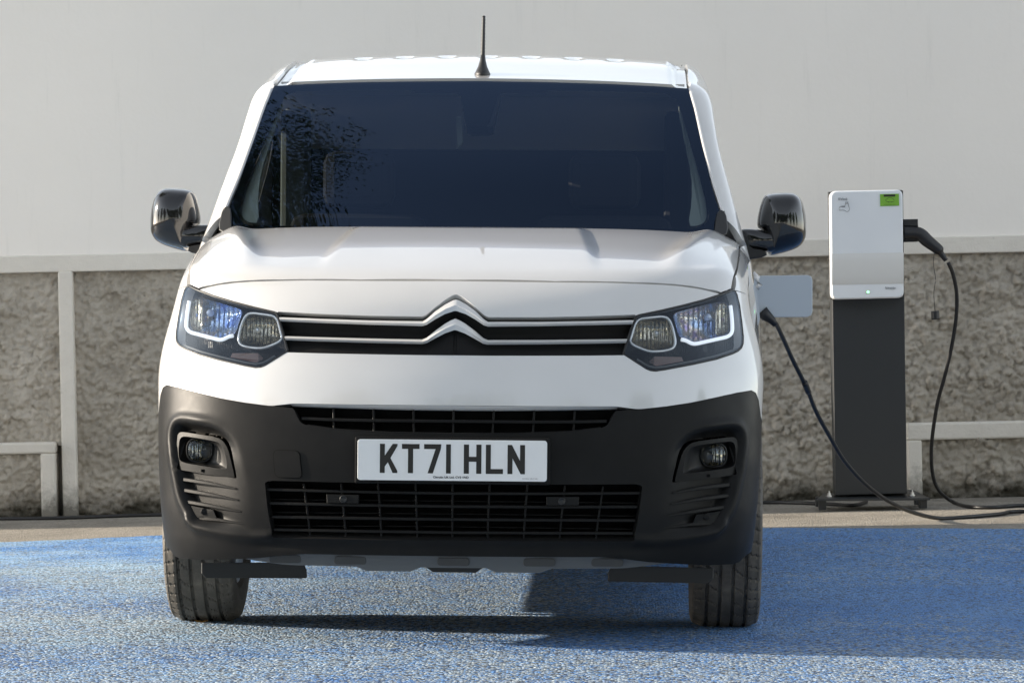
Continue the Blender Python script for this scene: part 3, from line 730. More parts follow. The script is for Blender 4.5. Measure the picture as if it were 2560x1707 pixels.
# --- headlights
def closed_rows(px,steps):
    px=np.asarray(px);c=px.mean(0);return [surf(c+(px-c)*k,d) for k,d in steps]
def headlight(m):
    hl=empty('headlight');hl.parent=van
    o=[]
    hp=resample(HLpx,3.)
    rows=closed_rows(hp,[(1.0,.001),(.99,.03),(.97,.055),(.8,.075),(.4,.08),(.02,.08)]);loft('housing',rows,SMOKE,hl,True,m)
    tube('seal',surf(resample(HLpx,4.),.003),.0042,BLACK,hl,6,True,m)
    lp=inset(HLu,.002)
    lens=panel('lens',lp,[],cylmap,.014,LENS,hl,0,body,off=.0015,mirror=m)
    # outer reflector with bulb
    rp=resample(chaikin(C1((575,400),(690,372),(900,425),(1150,500),(1345,560),(1290,700),(1235,900),(1130,935),(1000,985),(640,895),(556,845),(545,700)),2),3.)
    loft('main_reflector',closed_rows(rp,[(1.,.028),(.97,.036),(.9,.052),(.7,.063),(.4,.070),(.05,.073)]),SKYREFL,hl,True,m)
    rp2=resample(chaikin(C1((585,420),(650,380),(700,400),(745,520),(735,640),(745,860),(640,870),(560,820),(560,600)),2),3.)
    ob=loft('outer_reflector',closed_rows(rp2,[(1.,.024),(.9,.034),(.6,.045),(.1,.05)]),REFL,hl,True,m)
    c=surf(C1((860,600)),.05)[0];lathe('bulb_shield',[(.011,.01),(.011,-.008),(.008,-.012),(0,-.012)],mir(c) if m else c,(0,1,0),SHIELD,hl,18)
    # daytime light guide
    dp=surf(resample(chaikin(C1((548,430),(525,560),(505,740),(505,830),(560,885),(640,905),(850,960),(1000,1000),(1060,985),(1120,948),(1190,935)),2,False),0,False,40),.013)
    tube('light_guide',dp,.0056,GUIDE,hl,8,False,m)
    # inner lamp
    ring=chaikin(C1((1836,650),(1640,622),(1450,600),(1375,640),(1320,760),(1275,930),(1272,1020),(1310,1075),(1420,1108),(1600,1122),(1700,1100),(1920,1005),(1895,900)),2)
    rpx=resample(ring,3.);
    loft('inner_reflector',closed_rows(rpx,[(.93,.018),(.85,.035),(.6,.055),(.3,.062),(.03,.062)]),REFL,hl,True,m)
    tube('chrome_ring',surf(resample(ring,5.),.012),.0044,CHROME,hl,8,True,m)
    c=surf(C1((1560,850)),.045)[0];sphere('bulb',mir(c) if m else c,.009,CHROME,hl,(1,1.6,1),8)
    # lower trim: indicator and ribs
    ip=surf(resample(C1((1180,1190),(1560,1190),(1640,1270),(1530,1330),(1150,1250)),5.),.022);slab('indicator',ip,(0,-1,0),.01,AMBER,hl,0,m)
    for k in range(6):
        y=1205+k*22;P=surf(C1((1560,y),(1700,y)),.02);bar('rib',P,.0016,.006,SMOKE,hl,m)
    lp_=surf(resample(C1((420,1060),(700,1165),(1000,1245),(1400,1335),(1530,1352),(1640,1330),(1800,1235)),0,False,30),.012);bar('lower_trim',lp_,.006,.02,UNDER,hl,m)
    bp=surf(C1((830,1020),(890,1020),(890,1110),(825,1110)),.02);slab('trim_block',bp,(0,-1,0),.01,SMOKE,hl,0,m)
    return hl
for m in (False,True): headlight(m)
# --- fog lamp surrounds
def foglamp(m):
    dep=.026
    fo=surf(resample(chaikin(fogpx,1),6.),dep)
    holepx=chaikin(C4((175,372),(192,342),(230,340),(420,372),(455,395),(478,450),(492,540),(480,558),(330,534),(195,512),(172,480)),2)
    fr=empty('fog_lamp_surround');fr.parent=van
    def fm(uv): return surf(uv,.017)
    fpx=chaikin(fogpx,1)
    panel('surround',fpx,[holepx],fm,7.,PLAST,fr,.03,None,mirror=m)
    hp=resample(holepx,5.)
    loft('pocket',closed_rows(hp,[(1.,.018),(.93,.05),(.8,.075),(.5,.08),(.02,.08)]),BLACK,fr,True,m)
    c=surf(C4((310,430)),.05)[0];c=mir(c) if m else c
    t=np.linspace(0,2*math.pi,28,endpoint=False);se=lambda v:np.sign(v)*np.abs(v)**.8
    e=np.stack([se(np.cos(t))*.0335,0*t,se(np.sin(t))*.031],-1)
    loft('lamp_reflector',[c+e*1.0+[0,.0,0],c+e*.85+[0,.015,0],c+e*.5+[0,.024,0],c+e*.05+[0,.026,0]],REFL,fr,True)
    loft('lamp_lens',[c+e*1.03+[0,.004,0],c+e*1.02-[0,.003,0],c+e*.85-[0,.010,0],c+e*.5-[0,.015,0],c+e*.03-[0,.0165,0]],LENS,fr,True)
    loft('lamp_ring',[c+e*1.16+[0,.02,0],c+e*1.12-[0,.004,0],c+e*1.03-[0,.003,0],c+e*1.0+[0,.02,0]],BLACK,fr,True)
    h=surf(C4((335,565)),.015)[0];h=mir(h) if m else h
    box('drain_slot',h-[.006,.001,.004],h+[.006,.004,.004],VOID,fr)
    # fins below
    fins=[((205,622),(380,648),(545,682)),((210,692),(390,722),(560,757)),((228,768),(400,797),(578,833)),((292,872),(430,885),(597,912))]
    v=empty('vent_fins');v.parent=van
    for f in fins:
        p=resample(C4(*f),0,False,14);s=np.linspace(0,1,14)
        P=surf(p,.013-.011*s);bar('fin',P,.011*(1-.6*s**2),.05,PLAST,v,m)
    P=surf(C4((252,792),(402,822),(425,880),(292,872)),.010);slab('sensor_block',P,(0,-1,0),.03,PLAST,v,.002,m)
    c=surf(C4((340,832)),.008)[0];c=mir(c) if m else c
    lathe('parking_sensor',[(.0095,.01),(.0095,-.001),(.008,-.002),(.0,-.0015)],c,(0,1,0),PLAST,v,18)
    # dark back of the vent
    bp=chaikin(C4((150,560),(545,615),(600,915),(300,900),(220,780)),1)
    return fr
for m in (False,True): foglamp(m)
# --- skirt, deflectors, underbody
t0=surf(resample(C5((-330,985),(-150,1000),(-60,990),(60,985),(300,990),(700,992),(1157,992)),0,False,24),.05)
z0=t0[:,2].copy();rows=[]
def skirt_rows():
    xs=np.linspace(-.70,0,24);yy=.10+.12*(xs/.8)**2+.10*(np.abs(xs)/.8)**6
    zt=.262+0*xs;zb=.222+.018*sst(-.45,-.66,xs)
    zb=zb-.012*(np.abs(np.sin(xs*9))>.75)*(xs>-.42)
    return [np.stack([xs,yy,zt],-1),np.stack([xs,yy+.004,zb],-1),np.stack([xs,yy+.35,zb+.02],-1)]
rows=[np.vstack([r,mir(r)[::-1][1:]]) for r in skirt_rows()]
sk=loft('undertray',rows,UNDER,van,smooth=False)
for x in (-.475,-.29,.0,.24,.43):
    y=.10+.12*(x/.8)**2-.004
    rr=rrect(x-.045,x+.045,.228,.250,.008,3);slab('pressed_recess',np.stack([rr[:,0],0*rr[:,0]+y,rr[:,1]],-1),(0,-1,0),.004,mat('undertray_recess',(.06,.062,.065),.5) if x==-.475 else bpy.data.materials['undertray_recess'],sk,.0015)
for x in (-.56,-.37,-.13,.13,.37,.56):
    y=.06+.12*(x/.8)**2+.10*(abs(x)/.8)**6;box('clip',(x-.012,y,.262),(x+.012,y+.06,.272),BLACK,sk,.002)
rr=np.array([(-.09,.225),(.09,.225),(.06,.205),(-.06,.205)]);slab('tow_guard',np.stack([rr[:,0],0*rr[:,0]+.16,rr[:,1]],-1),(0,-1,0),.12,BLACK,van,.003)
for m in (False,True):
    pd=at_fwd(C4((322,1165),(985,1165),(1008,1215),(1010,1262),(1000,1267),(350,1265),(322,1235)),10.47)
    slab('air_deflector',pd,(0,-1,0),.012,BLACK,van,.003,m)
box('underbody',(-.70,.30,.235),(.70,4.6,.40),VOID,van,.03)
for s in (-1,1): box('sill',(min(s*.72,s*.86),1.34,.25),(max(s*.72,s*.86),4.62,.42),BLACK,van,.03)
box('engine_bay',(-.60,.24,.34),(.60,.95,.93),VOID,van,.02)
for s in (-1,1): box('wheel_arch_liner',(min(s*.42,s*.66),.40,.40),(max(s*.42,s*.66),1.32,.9),VOID,van,.02)
for s in (-1,1): box('wheel_arch_roof',(min(s*.6,s*.85),.56,.735),(max(s*.6,s*.85),1.24,.76),VOID,van,.01)
box('arch_back',(-.86,1.26,.25),(.86,1.30,.95),VOID,van,.0)
# --- wings, sides, doors, roof
def s2(Y,z): return phi(side_pt(Y,z))
ang=np.radians(np.linspace(0,180,30));arY=.89+.375*np.cos(ang);arZ=.33+.375*np.sin(ang)
arch=s2(arY[(arY>.545)&(arY<1.27)],arZ[(arY>.545)&(arY<1.27)])
WSl=surf(C8((262,826),(300,760),(350,640),(400,490),(440,370),(470,300),(478,285)),0,lambda P:ws_y(np.abs(P[...,0]),P[...,2])-P[...,1],10.5,13.5)
wtop=phi(bline);wtop=wtop[np.argsort(wtop[:,1])]
hlc=phi(surf(C1((545,203))))
wing_out=np.vstack([hlc+[[0,.012]],wtop,s2([1.27,1.33,1.33,1.33,1.33],[1.135,1.11,.9,.6,.30]),s2([1.27],[.30]),arch,s2([.548,.545,.54],[.55,.75,.92]),s2([.535],[.985])])
ws_ph=phi(WSl)
gutY=np.array([1.82,1.86,2.1,2.5,3.0,4.0,4.68]);gutP=topmap(cabin)(np.stack([0*gutY+np.where(gutY<1.85,.678,.672),gutY],-1));gutp=phi(gutP)
ar2Y=3.86+.375*np.cos(ang);ar2Z=.33+.375*np.sin(ang)
dl=[(1.345,1.10),(1.42,1.17),(1.58,1.31),(1.72,1.435),(1.86,1.55),(1.98,1.61),(2.3,1.635),(2.40,1.60),(2.42,1.2),(2.42,.35)]
door_line=s2([a for a,b in dl],[b for a,b in dl])
side_out=np.vstack([s2([1.27,1.22],[1.15,1.165]),ws_ph[1:],gutp,s2([4.70,4.70],[1.5,.35]),s2([4.3],[.33]),s2(ar2Y,ar2Z),s2([3.4,2.43],[.33,.33]),door_line[::-1]+[[0,.006]]])
door_out=np.vstack([door_line,s2([1.9,1.345],[.33,.33])])
wn=[(1.56,1.15),(1.70,1.30),(1.86,1.45),(1.98,1.545),(2.28,1.56),(2.34,1.50),(2.35,1.13),(1.7,1.10)]
win=s2([a for a,b in wn],[b for a,b in wn])
for m,s in ((False,-1),(True,1)):
    pm=phimap(s)
    panel('wing',inset(wing_out,.002),[],pm,.02,PAINT,van,.015,union)
    panel('side_panel',inset(side_out,.002),[],pm,.02,PAINT,van,.02,union)
    d=panel('door',inset(door_out,.003),[win],pm,.022,PAINT,van,.02,union)
    panel('side_window',inset(win,-.006),[],pm,.03,GLASS2,van,0,union,off=-.006)
    panel('door_window_trim',inset(win,-.012),[inset(win,.006)],pm,.02,BLACK,d,.004,union,off=.002)
rfl=surf(C8((478,283),(620,276),(760,271),(1000,267),(1246,265)),0,cabin,10.5,13.5)[:,:2];rfl[-1,0]=0
def roof_fn(P):
    a=np.abs(P[...,0]);Y=P[...,1];Z=P[...,2];r=cabin(P)
    ribs=0.
    for c in (0,.165,.33,.495): ribs=ribs+np.exp(-((a-c)/.028)**4)
    return Z-(roof_h(a,Y)-.004+.0135*ribs*sst(2.38,2.46,Y))
def roof_z(uv):
    a=np.abs(uv[:,0]);Y=uv[:,1]; ribs=0
    for c in (0,.144,.288,.43): ribs=ribs+np.exp(-((a-c)/.024)**4)
    z=roof_h(a,Y)-.004-.007*ribs*np.exp(-((Y-2.44)/.055)**2)
    z=z-.012*sst(.615,.635,a)
    return np.stack([uv[:,0],Y,z],-1)
rs=[(-.655,1.90),(-.655,4.6)]
rl=rfl[0].copy()
half=np.vstack([[(0,rfl[-1,1]+.01)],rfl[::-1][1:]+[0,.012],[(-.668,1.88)],[(-.668,4.69),(0,4.72)]])
half=half[np.r_[0:len(half)]]
half[:,0]=np.maximum(half[:,0],-.667);panel('roof',sym(half),[],roof_z,.014,PAINT,van,.02,None,post=lambda P,uv:P)
box('rear_end',(-.80,4.60,.35),(.80,4.70,1.70),PAINT,van,.05)
rd=box('rear_door_blocker',(-.88,4.72,.40),(-.84,5.60,1.62),PAINT,van,.015)  # unseen open door, added to throw shadow on the ground near the wall
# --- windscreen
wsf=lambda P:(ws_y(np.abs(P[...,0]),P[...,2])-P[...,1])*.57
def wsmap(off): 
    def f(uv): a=np.abs(uv[:,0]);return np.stack([uv[:,0],ws_y(a,uv[:,1])+off,uv[:,1]],-1)
    return f
def wspx(*p): q=surf(C8(*p),0,wsf,10.5,13.5)[:,[0,2]];return q
wt=wspx((1246,268),(1000,269),(760,273),(600,279),(478,286));wt[0,0]=0
we=WSl[::-1][:,[0,2]][1:-1]
half=np.vstack([wt,we,[(-.775,1.165),(-.4,1.15),(0,1.15)]])
WSO=inset(sym(half),.001)
ws=panel('windscreen',WSO,[],wsmap(0),.022,GLASS,van,0,wsf)
hole=wspx((1246,438),(1190,436),(1180,420),(1162,318),(1150,313),(1000,312),(985,300),(760,300),(560,306),(520,322),(490,380),(440,500),(370,668),(348,745),(350,775),(368,794),(400,800),(700,802),(1246,803));hole[0,0]=0;hole[-1,0]=0
panel('frit_border',inset(WSO,.0),[sym(hole)],wsmap(.006),.022,VOID,ws,0,wsf)
ch=surf(C8((1165,312),(1310,312),(1283,432),(1262,438),(1205,438),(1185,430)),.012,wsf,10.5,13.5);slab('camera_housing',ch,(0,-1,.6),.05,BLACK,ws,.004)
ch=surf(C8((1222,330),(1250,330),(1268,355),(1203,355)),.010,wsf,10.5,13.5);slab('camera_window',ch,(0,-1,.6),.003,mat('sensor_grey',(.12,.14,.16),.3),ws)
# corner trims at the foot of the screen
for m in (False,True):
    ct=surf(CL((478,1130),(515,985),(545,978),(572,1000),(572,1155),(530,1158)),-.012,wsf,10.5,13.5);ct=resample(chaikin(ct,1),.03);slab('corner_trim',ct,(0,-1,.2),.035,BLACK,van,.006,m)
    tr=surf(resample(C8((296,745),(350,618),(400,480),(440,365),(468,300)),0,False,16),-.004,wsf,10.5,13.5);tube('screen_moulding',tr,.0055,PAINT,van,6,False,m)
# --- interior
box('dashboard',(-.72,1.16,.80),(.72,1.62,1.085),DASH,van,.06)
box('instrument_hood',(.18,1.42,1.06),(.58,1.62,1.15),DASH,van,.04)
sc_=box('centre_screen',(-.13,1.50,1.04),(.13,1.52,1.19),GLOSS,van,.008)
tube('steering_wheel',np.array([(.40+.18*math.cos(t),1.66+.06*math.sin(t),1.02+.17*math.sin(t)) for t in np.linspace(0,2*math.pi,33)[:-1]]),.015,DASH,van,8,True)
for x in (-.42,.40):
    st=empty('seat');st.parent=van
    box('backrest',(x-.23,2.02,.70),(x+.23,2.16,1.26),SEAT,st,.05);box('cushion',(x-.23,1.62,.60),(x+.23,2.05,.74),SEAT,st,.04);box('headrest',(x-.12,2.06,1.28),(x+.12,2.16,1.47),SEAT,st,.04)
box('bulkhead',(-.74,2.40,.40),(.74,2.44,1.72),DASH,van,.0)
box('bulkhead_lining',(-.72,2.38,1.49),(.72,2.395,1.72),mat('bulkhead_lining',(.78,.80,.80),.9),van,.0)
box('cab_floor',(-.74,.96,.40),(.74,2.44,.44),VOID,van)
box('headlining',(-.66,1.86,1.67),(.66,2.42,1.685),mat('headlining',(.45,.46,.45),.9),van)
for m in (False,True):
    p=surf(resample(chaikin(C8((360,740),(372,690),(420,560),(470,430),(500,350),(512,350),(470,480),(430,600),(418,700),(422,790),(385,788),(362,772)),1),8.),.05,wsf,10.5,13.5);slab('pillar_trim',p,(0,-1,.3),.02,TRIM,van,0,m)
    s=1 if m else -1
    for q in (0,): box('seat_belt_pillar',(min(s*.60,s*.70),2.26,.9),(max(s*.60,s*.70),2.34,1.62),DASH if m else mat('belt_pillar_trim',(.20,.22,.20),.8),van,.02)  # right pillar coloured dark to mute the sun spot falling on it
for x in (-.36,.36): box('sun_visor',(x-.24,1.80,1.655),(x+.24,1.95,1.668),bpy.data.materials['headlining'],van,.006)
rv=at_fwd(C8((1148,400),(1168,400),(1172,500),(1150,520)),11.95);slab('mirror_edge',rv,(0,-1,0),.02,TRIM,van,.004)
# --- aerial
ab=surf(C8((1246,240)),0,cabin,10.5,13.5)[0];ab[0]=0;ab[2]-=.006
an=empty('aerial');an.parent=van
t=np.linspace(0,2*math.pi,20,endpoint=False)
rows=[ab+np.stack([np.cos(t)*r,np.sin(t)*r*1.7+o,0*t+z],-1) for r,z,o in ((.026,-.01,0),(.026,.004,0),(.022,.012,.004),(.015,.028,.012),(.010,.048,.02),(.0075,.066,.026))]
loft('aerial_base',rows,BLACK,an,True,cap=True)
tube('aerial_mast',[ab+np.array([0,.026+.05*k,.06+.137*k]) for k in np.linspace(0,1,24)],[.0068+.0006*(i%2)-.0018*i/24 for i in range(24)],BLACK,an,8)
# --- door mirrors
CR=crop(1640,140,2.6125)
def mirror(m):
    mr=empty('door_mirror');mr.parent=van;m=not m
    o=CR((657,1120),(665,1040),(685,960),(705,915),(740,900),(800,895),(850,893),(900,897),(940,925),(965,985),(978,1060),(980,1140),(975,1190),(950,1235),(900,1265),(820,1290),(745,1308),(728,1285),(715,1200),(690,1135))
    P=at_fwd(resample(chaikin(o,2),6.),11.68);c=P.mean(0)
    rows=[]
    for k,y in ((.90,.05),(.975,.035),(1.,.0),(.99,-.035),(.955,-.062),(.88,-.088),(.74,-.108),(.5,-.122),(.25,-.128),(.02,-.130)):
        r=c+(P-c)*k;r[:,1]=c[1]+y;rows.append(r)
    loft('mirror_shell',rows,GLOSS,mr,True,m,cap=True)
    ar=at_fwd(resample(chaikin(CR((530,1130),(640,1126),(760,1150),(860,1165),(860,1230),(760,1285),(725,1275),(612,1258),(530,1240)),2),6.),11.58)
    c=ar.mean(0);rows=[]
    for k,y in ((1.,.10),(1.,.03),(.97,.012),(.88,.0),(.6,-.008),(.02,-.010)): r=c+(ar-c)*k;r[:,1]+=y;rows.append(r)
    loft('mirror_arm',rows,GLOSS,mr,True,m,cap=True)
    ft=at_fwd(resample(chaikin(CR((520,1138),(556,1140),(603,1186),(612,1256),(722,1272),(725,1310),(600,1330),(520,1330)),1),6.),11.57)
    slab('mirror_foot',ft,(0,-1,0),.09,BLACK,mr,.006,m)
    gl=c+(P-P.mean(0))*.86+(P.mean(0)-c);gl[:,1]=P.mean(0)[1]+.052;slab('mirror_glass',gl,(0,1,0),.004,CHROME,mr,0,m)
for m in (False,True): mirror(m)
# --- wheels
def tyre_mesh():
    R=.326;prof=[]
    # (x across, r)
    hw=.1045
    side=[(-.085,.205),(-.098,.225),(-hw,.26),(-.1035,.290),(-.099,.308)]
    tread=[]
    xs=np.linspace(-.094,.094,61)
    for x in xs:
        r=R-.004*(x/.094)**2-.0085*sst(.066,.094,abs(x))
        for gx,gw in ((-.056,.0045),(-.0195,.0055),(.0195,.0055),(.056,.0045)):
            if abs(x-gx)<gw: r-=.0075
        tread.append((x,r))
    prof=side+tread+[(-a,b) for a,b in side[::-1]]
    n=300;V=[];F=[]
    for k in range(n):
        t=2*math.pi*k/n
        for x,r in prof:
            rr=r
            if abs(x)<.0945:
                rib=0 if abs(x)<.018 else (1 if abs(x)<.055 else 2)
                ph=(k+(abs(x)*70 if rib==2 else x*130))%(6 if rib==2 else 9)
                if r>.311 and ph<1.0 and rib: rr-=.0035
            V.append((x,rr*math.sin(t),rr*math.cos(t)))
    m=len(prof)
    for k in range(n):
        for i in range(m-1): F.append((k*m+i,k*m+i+1,((k+1)%n)*m+i+1,((k+1)%n)*m+i))
    return V,F
tv,tf=tyre_mesh();tm_=None
def wheel(x,y):
    global tm_
    w=empty('wheel');w.parent=van
    if tm_ is None:
        t=mk('tyre',tv,tf,RUB,w,smooth=False);tm_=t.data
    else:
        t=bpy.data.objects.new('tyre',tm_);COL.objects.link(t);t.parent=w
    t.matrix_local=Matrix.Translation((x,y,.3245))
    s=1 if x>0 else -1
    lathe('rim',[(.208,-.09*s),(.20,-.07*s),(.185,-.02*s),(.19,.05*s),(.207,.085*s),(.195,.088*s),(.16,.06*s),(.06,.07*s),(.0,.07*s)],(x,y,.3245),(1,0,0),RIMM,w,40)
    lathe('brake_disc',[(.03,-.10*s),(.14,-.06*s),(.14,-.04*s),(.03,-.03*s)],(x,y,.3245),(1,0,0),BLACK,w,24)
for x in (-.777,.777): wheel(x,.89)
for x in (-.777,.777): wheel(x,3.86)
# --- charging flap, open
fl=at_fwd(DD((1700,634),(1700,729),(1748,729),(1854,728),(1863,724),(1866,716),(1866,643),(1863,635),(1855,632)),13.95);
flap=slab('charging_flap',fl,(0,-1,0),.012,mat('flap_shade_grey',(.48,.53,.58),.35),van,.003)  # blue-grey colour carries the shaded look of the flap
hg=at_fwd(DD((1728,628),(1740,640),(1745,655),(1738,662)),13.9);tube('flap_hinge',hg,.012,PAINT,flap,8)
# settle parents (empty's frame is shifted to the van's base centre)
for o in bpy.data.objects:
    if o.parent is van: o.matrix_parent_inverse=van_inv
# ================================================================ charger, cables, trees
CWHITE=mat('charger_white',(.74,.76,.78),.28,0,.3);CGREY=mat('charger_grey',(.66,.645,.61),.38);CDARK=mat('pedestal_anthracite',(.020,.022,.024),.42)
N_=NT(CDARK);N_.rgh(N_.ramp(N_.noise(6,5),[(.3,(.36,.36,.36)),(.7,(.5,.5,.5))]))
STEEL=mat('bolt_steel',(.6,.6,.6),.3,1);GREEN=mat('sticker_green',(.19,.42,.035),.5);LED=mat('led_green',(.1,.8,.3),.4)
NT(LED).b.inputs['Emission Color'].default_value=(.25,1,.4,1);NT(LED).b.inputs['Emission Strength'].default_value=.8
CABLE=mat('cable_rubber',(.012,.012,.013),.42);PRINT=mat('grey_print',(.10,.11,.13),.5)
n_=-C_F/np.linalg.norm(C_F)
base=at_fwd(C7((575,1385)),16.78)[0];base[2]=gz(base[0],base[1])
ch_=empty('charging_station',base);tag(ch_,'white wall box on a dark grey pedestal beside the van','charger')
CP=set(bpy.data.objects)
def cq(px,d): return at_fwd(px,d)
slab('pedestal',cq(C7((405,70),(712,62),(720,700),(729,1352),(424,1360),(412,700)),16.70),n_,.13,CDARK,ch_,.004)
slab('back_plate',cq(C7((393,68),(707,60),(712,520),(402,525)),16.685),n_,.03,CDARK,ch_,.003)
cov=CC((187,92),(1133,74),(1150,1488),(203,1512))
cp=rpoly(cov,16.);cover=slab('front_cover',cq(cp,16.60),n_,.085,CWHITE,ch_,.010,smooth=True)
# scooped grey band across the cover: a shallow cylinder set in the face
rows=[]
for y,d in ((905,.0),(930,-.002),(960,-.0045),(1000,-.006),(1100,-.0075),(1200,-.0065),(1280,-.003),(1310,.0)):
    rows.append(cq(resample(CC((208,y+8),(1146,y-8)),0,False,12),16.5985+d))
loft('scooped_band',rows,CGREY,cover)
er=C_R;eu=C_U
def cpt(x,y,d=16.596): return cq(CC((x,y)),d)[0]
s_=1/5.2275*16.6/FPX
text('product_text','EVlink',cpt(355,198),er,eu,30*s_,PRINT,cover,w=120*s_)
def outline(name,pts,r,par,closed=True,m=PRINT): return tube(name,cq(resample(chaikin(CC(*pts),1,closed),4.,closed),16.597),r,m,par,5,closed)
outline('car_plug_icon',[(305,345),(300,310),(330,290),(380,290),(385,255),(425,255),(425,290),(440,320),(430,355),(400,365),(375,345),(340,342)],.0009,cover)
outline('car_plug_icon',[(390,255),(392,232)],.0012,cover,False);outline('car_plug_icon',[(415,255),(417,232)],.0012,cover,False);outline('car_plug_icon',[(330,297),(380,300)],.0012,cover,False)
stk=slab('green_sticker',cq(CC((837,135),(1083,129),(1087,284),(840,291)),16.5965),n_,.002,GREEN,ch_)
for a in (((885,140),(1035,137),(1035,165),(885,168)),):
    slab('sticker_print',cq(CC(*a),16.5955),n_,.0008,INK,stk)
outline('sticker_car',[(900,215),(930,195),(950,178),(985,180),(1025,212),(1020,235),(940,238)],.0011,stk,True,INK)
outline('sticker_print',[(885,270),(1040,267)],.001,stk,False,INK)
for x in (950,990): sphere('sticker_car',cpt(x,238,16.596),.0022,INK,stk,n=6)
text('maker_text','Schneider',cpt(975,1358),er,eu,30*s_,PRINT,cover,w=140*s_)
lathe('status_light',[(.0062,.003),(.0062,-.001),(.0,-.0015)],cpt(680,1412,16.597),C_F,LED,cover,18)
lathe('status_ring',[(.0105,.003),(.0105,-.0006),(.0,-.0006)],cpt(678,1408,16.598),C_F,CGREY,cover,20)
# base plate with feet and bolts
pf=CG((557,232),(1540,222));a,b=cq(pf,16.62);c,d=cq(CG((640,196),(1445,190)),16.95)
zf=(a[2]+b[2])/2
up_=np.array([0,0,1.])
bpz=[a,b,b+np.array([-.05,.36,.02]),a+np.array([.05,.36,.008])]
slab('base_plate',np.array(bpz),(0,0,1),.010,CDARK,ch_,.002)
for (x0,x1,yb) in ((580,642,326),(1450,1515,311)):
    q=cq(CG((x0,240),(x1,240),(x1,yb),(x0,yb)),16.65);slab('foot',q,n_,.05,CDARK,ch_,.003)
    q2=q+np.array([.0,.27,.0]);slab('foot',q2,n_,.05,CDARK,ch_,.003)
for x,y in ((668,200),(1385,192)):
    p=cq(CG((x,y)),16.72)[0];lathe('bolt',[(.016,-.006),(.016,.0),(.010,.001),(.010,.010),(.004,.011),(.004,.02),(0,.02)],p,(0,0,1),STEEL,ch_,8,False)
# socket on the side
slab('socket',cq(CC((1145,462),(1330,458),(1338,560),(1345,750),(1148,757)),16.66),n_,.09,CDARK,ch_,.006)
slab('socket_lid',cq(CC((1145,468),(1333,460),(1334,552),(1150,545)),16.63),n_,.02,BLACK,ch_,.003)
inv=Matrix.Translation(-Vector(base))
for o in set(bpy.data.objects)-CP:
    if o.parent is ch_: o.matrix_parent_inverse=inv
# charging cable: van port -> ground -> off to the right and back -> charger
def spl(P,n):
    P=np.asarray(P,float);Q=np.vstack([2*P[0]-P[1],P,2*P[-1]-P[-2]]);out=[]
    for i in range(1,len(Q)-2):
        for t in np.linspace(0,1,n,endpoint=False):
            a,b,c,d=Q[i-1:i+3];out.append(.5*((2*b)+(-a+c)*t+(2*a-5*b+4*c-d)*t*t+(-a+3*b-3*c+d)*t**3))
    out.append(P[-1]);return np.array(out)
RC=.0088
Apx=C7((135,602),(165,622),(200,690),(240,780),(300,900),(340,1000),(400,1110),(460,1210),(540,1300),(620,1365),(700,1410),(780,1440))
gB=ground_px(C7((870,1457),(1000,1450),(1130,1438),(1190,1428)),RC)
dB=((gB[0]-CAMP)@C_F)
A=at_fwd(Apx,np.linspace(13.95,dB,len(Apx)+1)[:-1])
A[:,2]=np.maximum(A[:,2],gz(A[:,0],A[:,1])+RC)
gA=ground_px(C7((930,1390),(1000,1408),(1100,1410),(1225,1402)),RC)
Bpx=C7((905,370),(925,420),(940,500),(938,600),(920,720),(890,850),(860,960),(840,1080),(832,1180),(840,1280),(870,1345))
dA=((gA[0]-CAMP)@C_F);Bp=at_fwd(Bpx,np.linspace(16.68,dA,len(Bpx)+1)[:-1]);Bp[:,2]=np.maximum(Bp[:,2],gz(Bp[:,0],Bp[:,1])+RC)
turn=np.array([gB[-1]+[.25,-.02,0],gB[-1]+[.62,.10,0],(gB[-1]+gA[-1])/2+[.78,.05,0],gA[-1]+[.5,.02,0]]);turn[:,2]=gz(turn[:,0],turn[:,1])+RC
path=np.vstack([A,gB,turn,gA[::-1],Bp[::-1]])
cab=empty('charging_cable',gB[0]);tag(cab,'black charging cable hanging from the charger, looping over the ground to the van','cable')
KP=set(bpy.data.objects)
lead=tube('lead',spl(path,8),RC,CABLE,cab,10)
pg=at_fwd(CC((1150,640),(1250,640),(1360,660),(1450,740),(1540,810),(1600,860),(1650,930),(1700,1000)),16.64)
tube('charger_plug',spl(pg,5),np.interp(np.linspace(0,1,36),[0,.28,.42,.6,.75,.8,1],[.032,.031,.030,.026,.024,.014,.0105]),CABLE,cab,14)
tube('cable_clip',A[4]+np.outer(np.linspace(-.5,.5,6),(A[5]-A[4])*.42),.0125,CABLE,cab,10)
vp=at_fwd(C7((110,575),(128,595),(150,612),(170,635)),13.95);tube('van_plug',vp,[.024,.022,.016,.011],CABLE,cab,12)
cap=at_fwd(C7((848,575),(850,612)),16.6);tube('dust_cap',spl(np.vstack([cap[:1],cap.mean(0)[None],cap[1:]]),3),.0185,CABLE,cab,14)
tube('cap_cord',spl(at_fwd(C7((845,320),(842,380),(850,440),(843,500),(848,575)),16.62),5),.0016,CABLE,cab,5)
inv=Matrix.Translation(-Vector(gB[0]))
for o in set(bpy.data.objects)-KP:
    if o.parent is cab: o.matrix_parent_inverse=inv
# thin cable along the foot of the wall
wc=ground_px(np.vstack([DD((-60,1191)),DD((90,1190)),DD((180,1188)),DD((360,1182)),DD((900,1172)),DD((1500,1160)),DD((1760,1153.5)),DD((1900,1157)),DD((1960,1160)),DD((1990,1152))]),.008)
sc2=tube('supply_cable',spl(wc,6),.009,CABLE,None,8);tag(sc2,'thin black cable lying along the foot of the wall','cable')
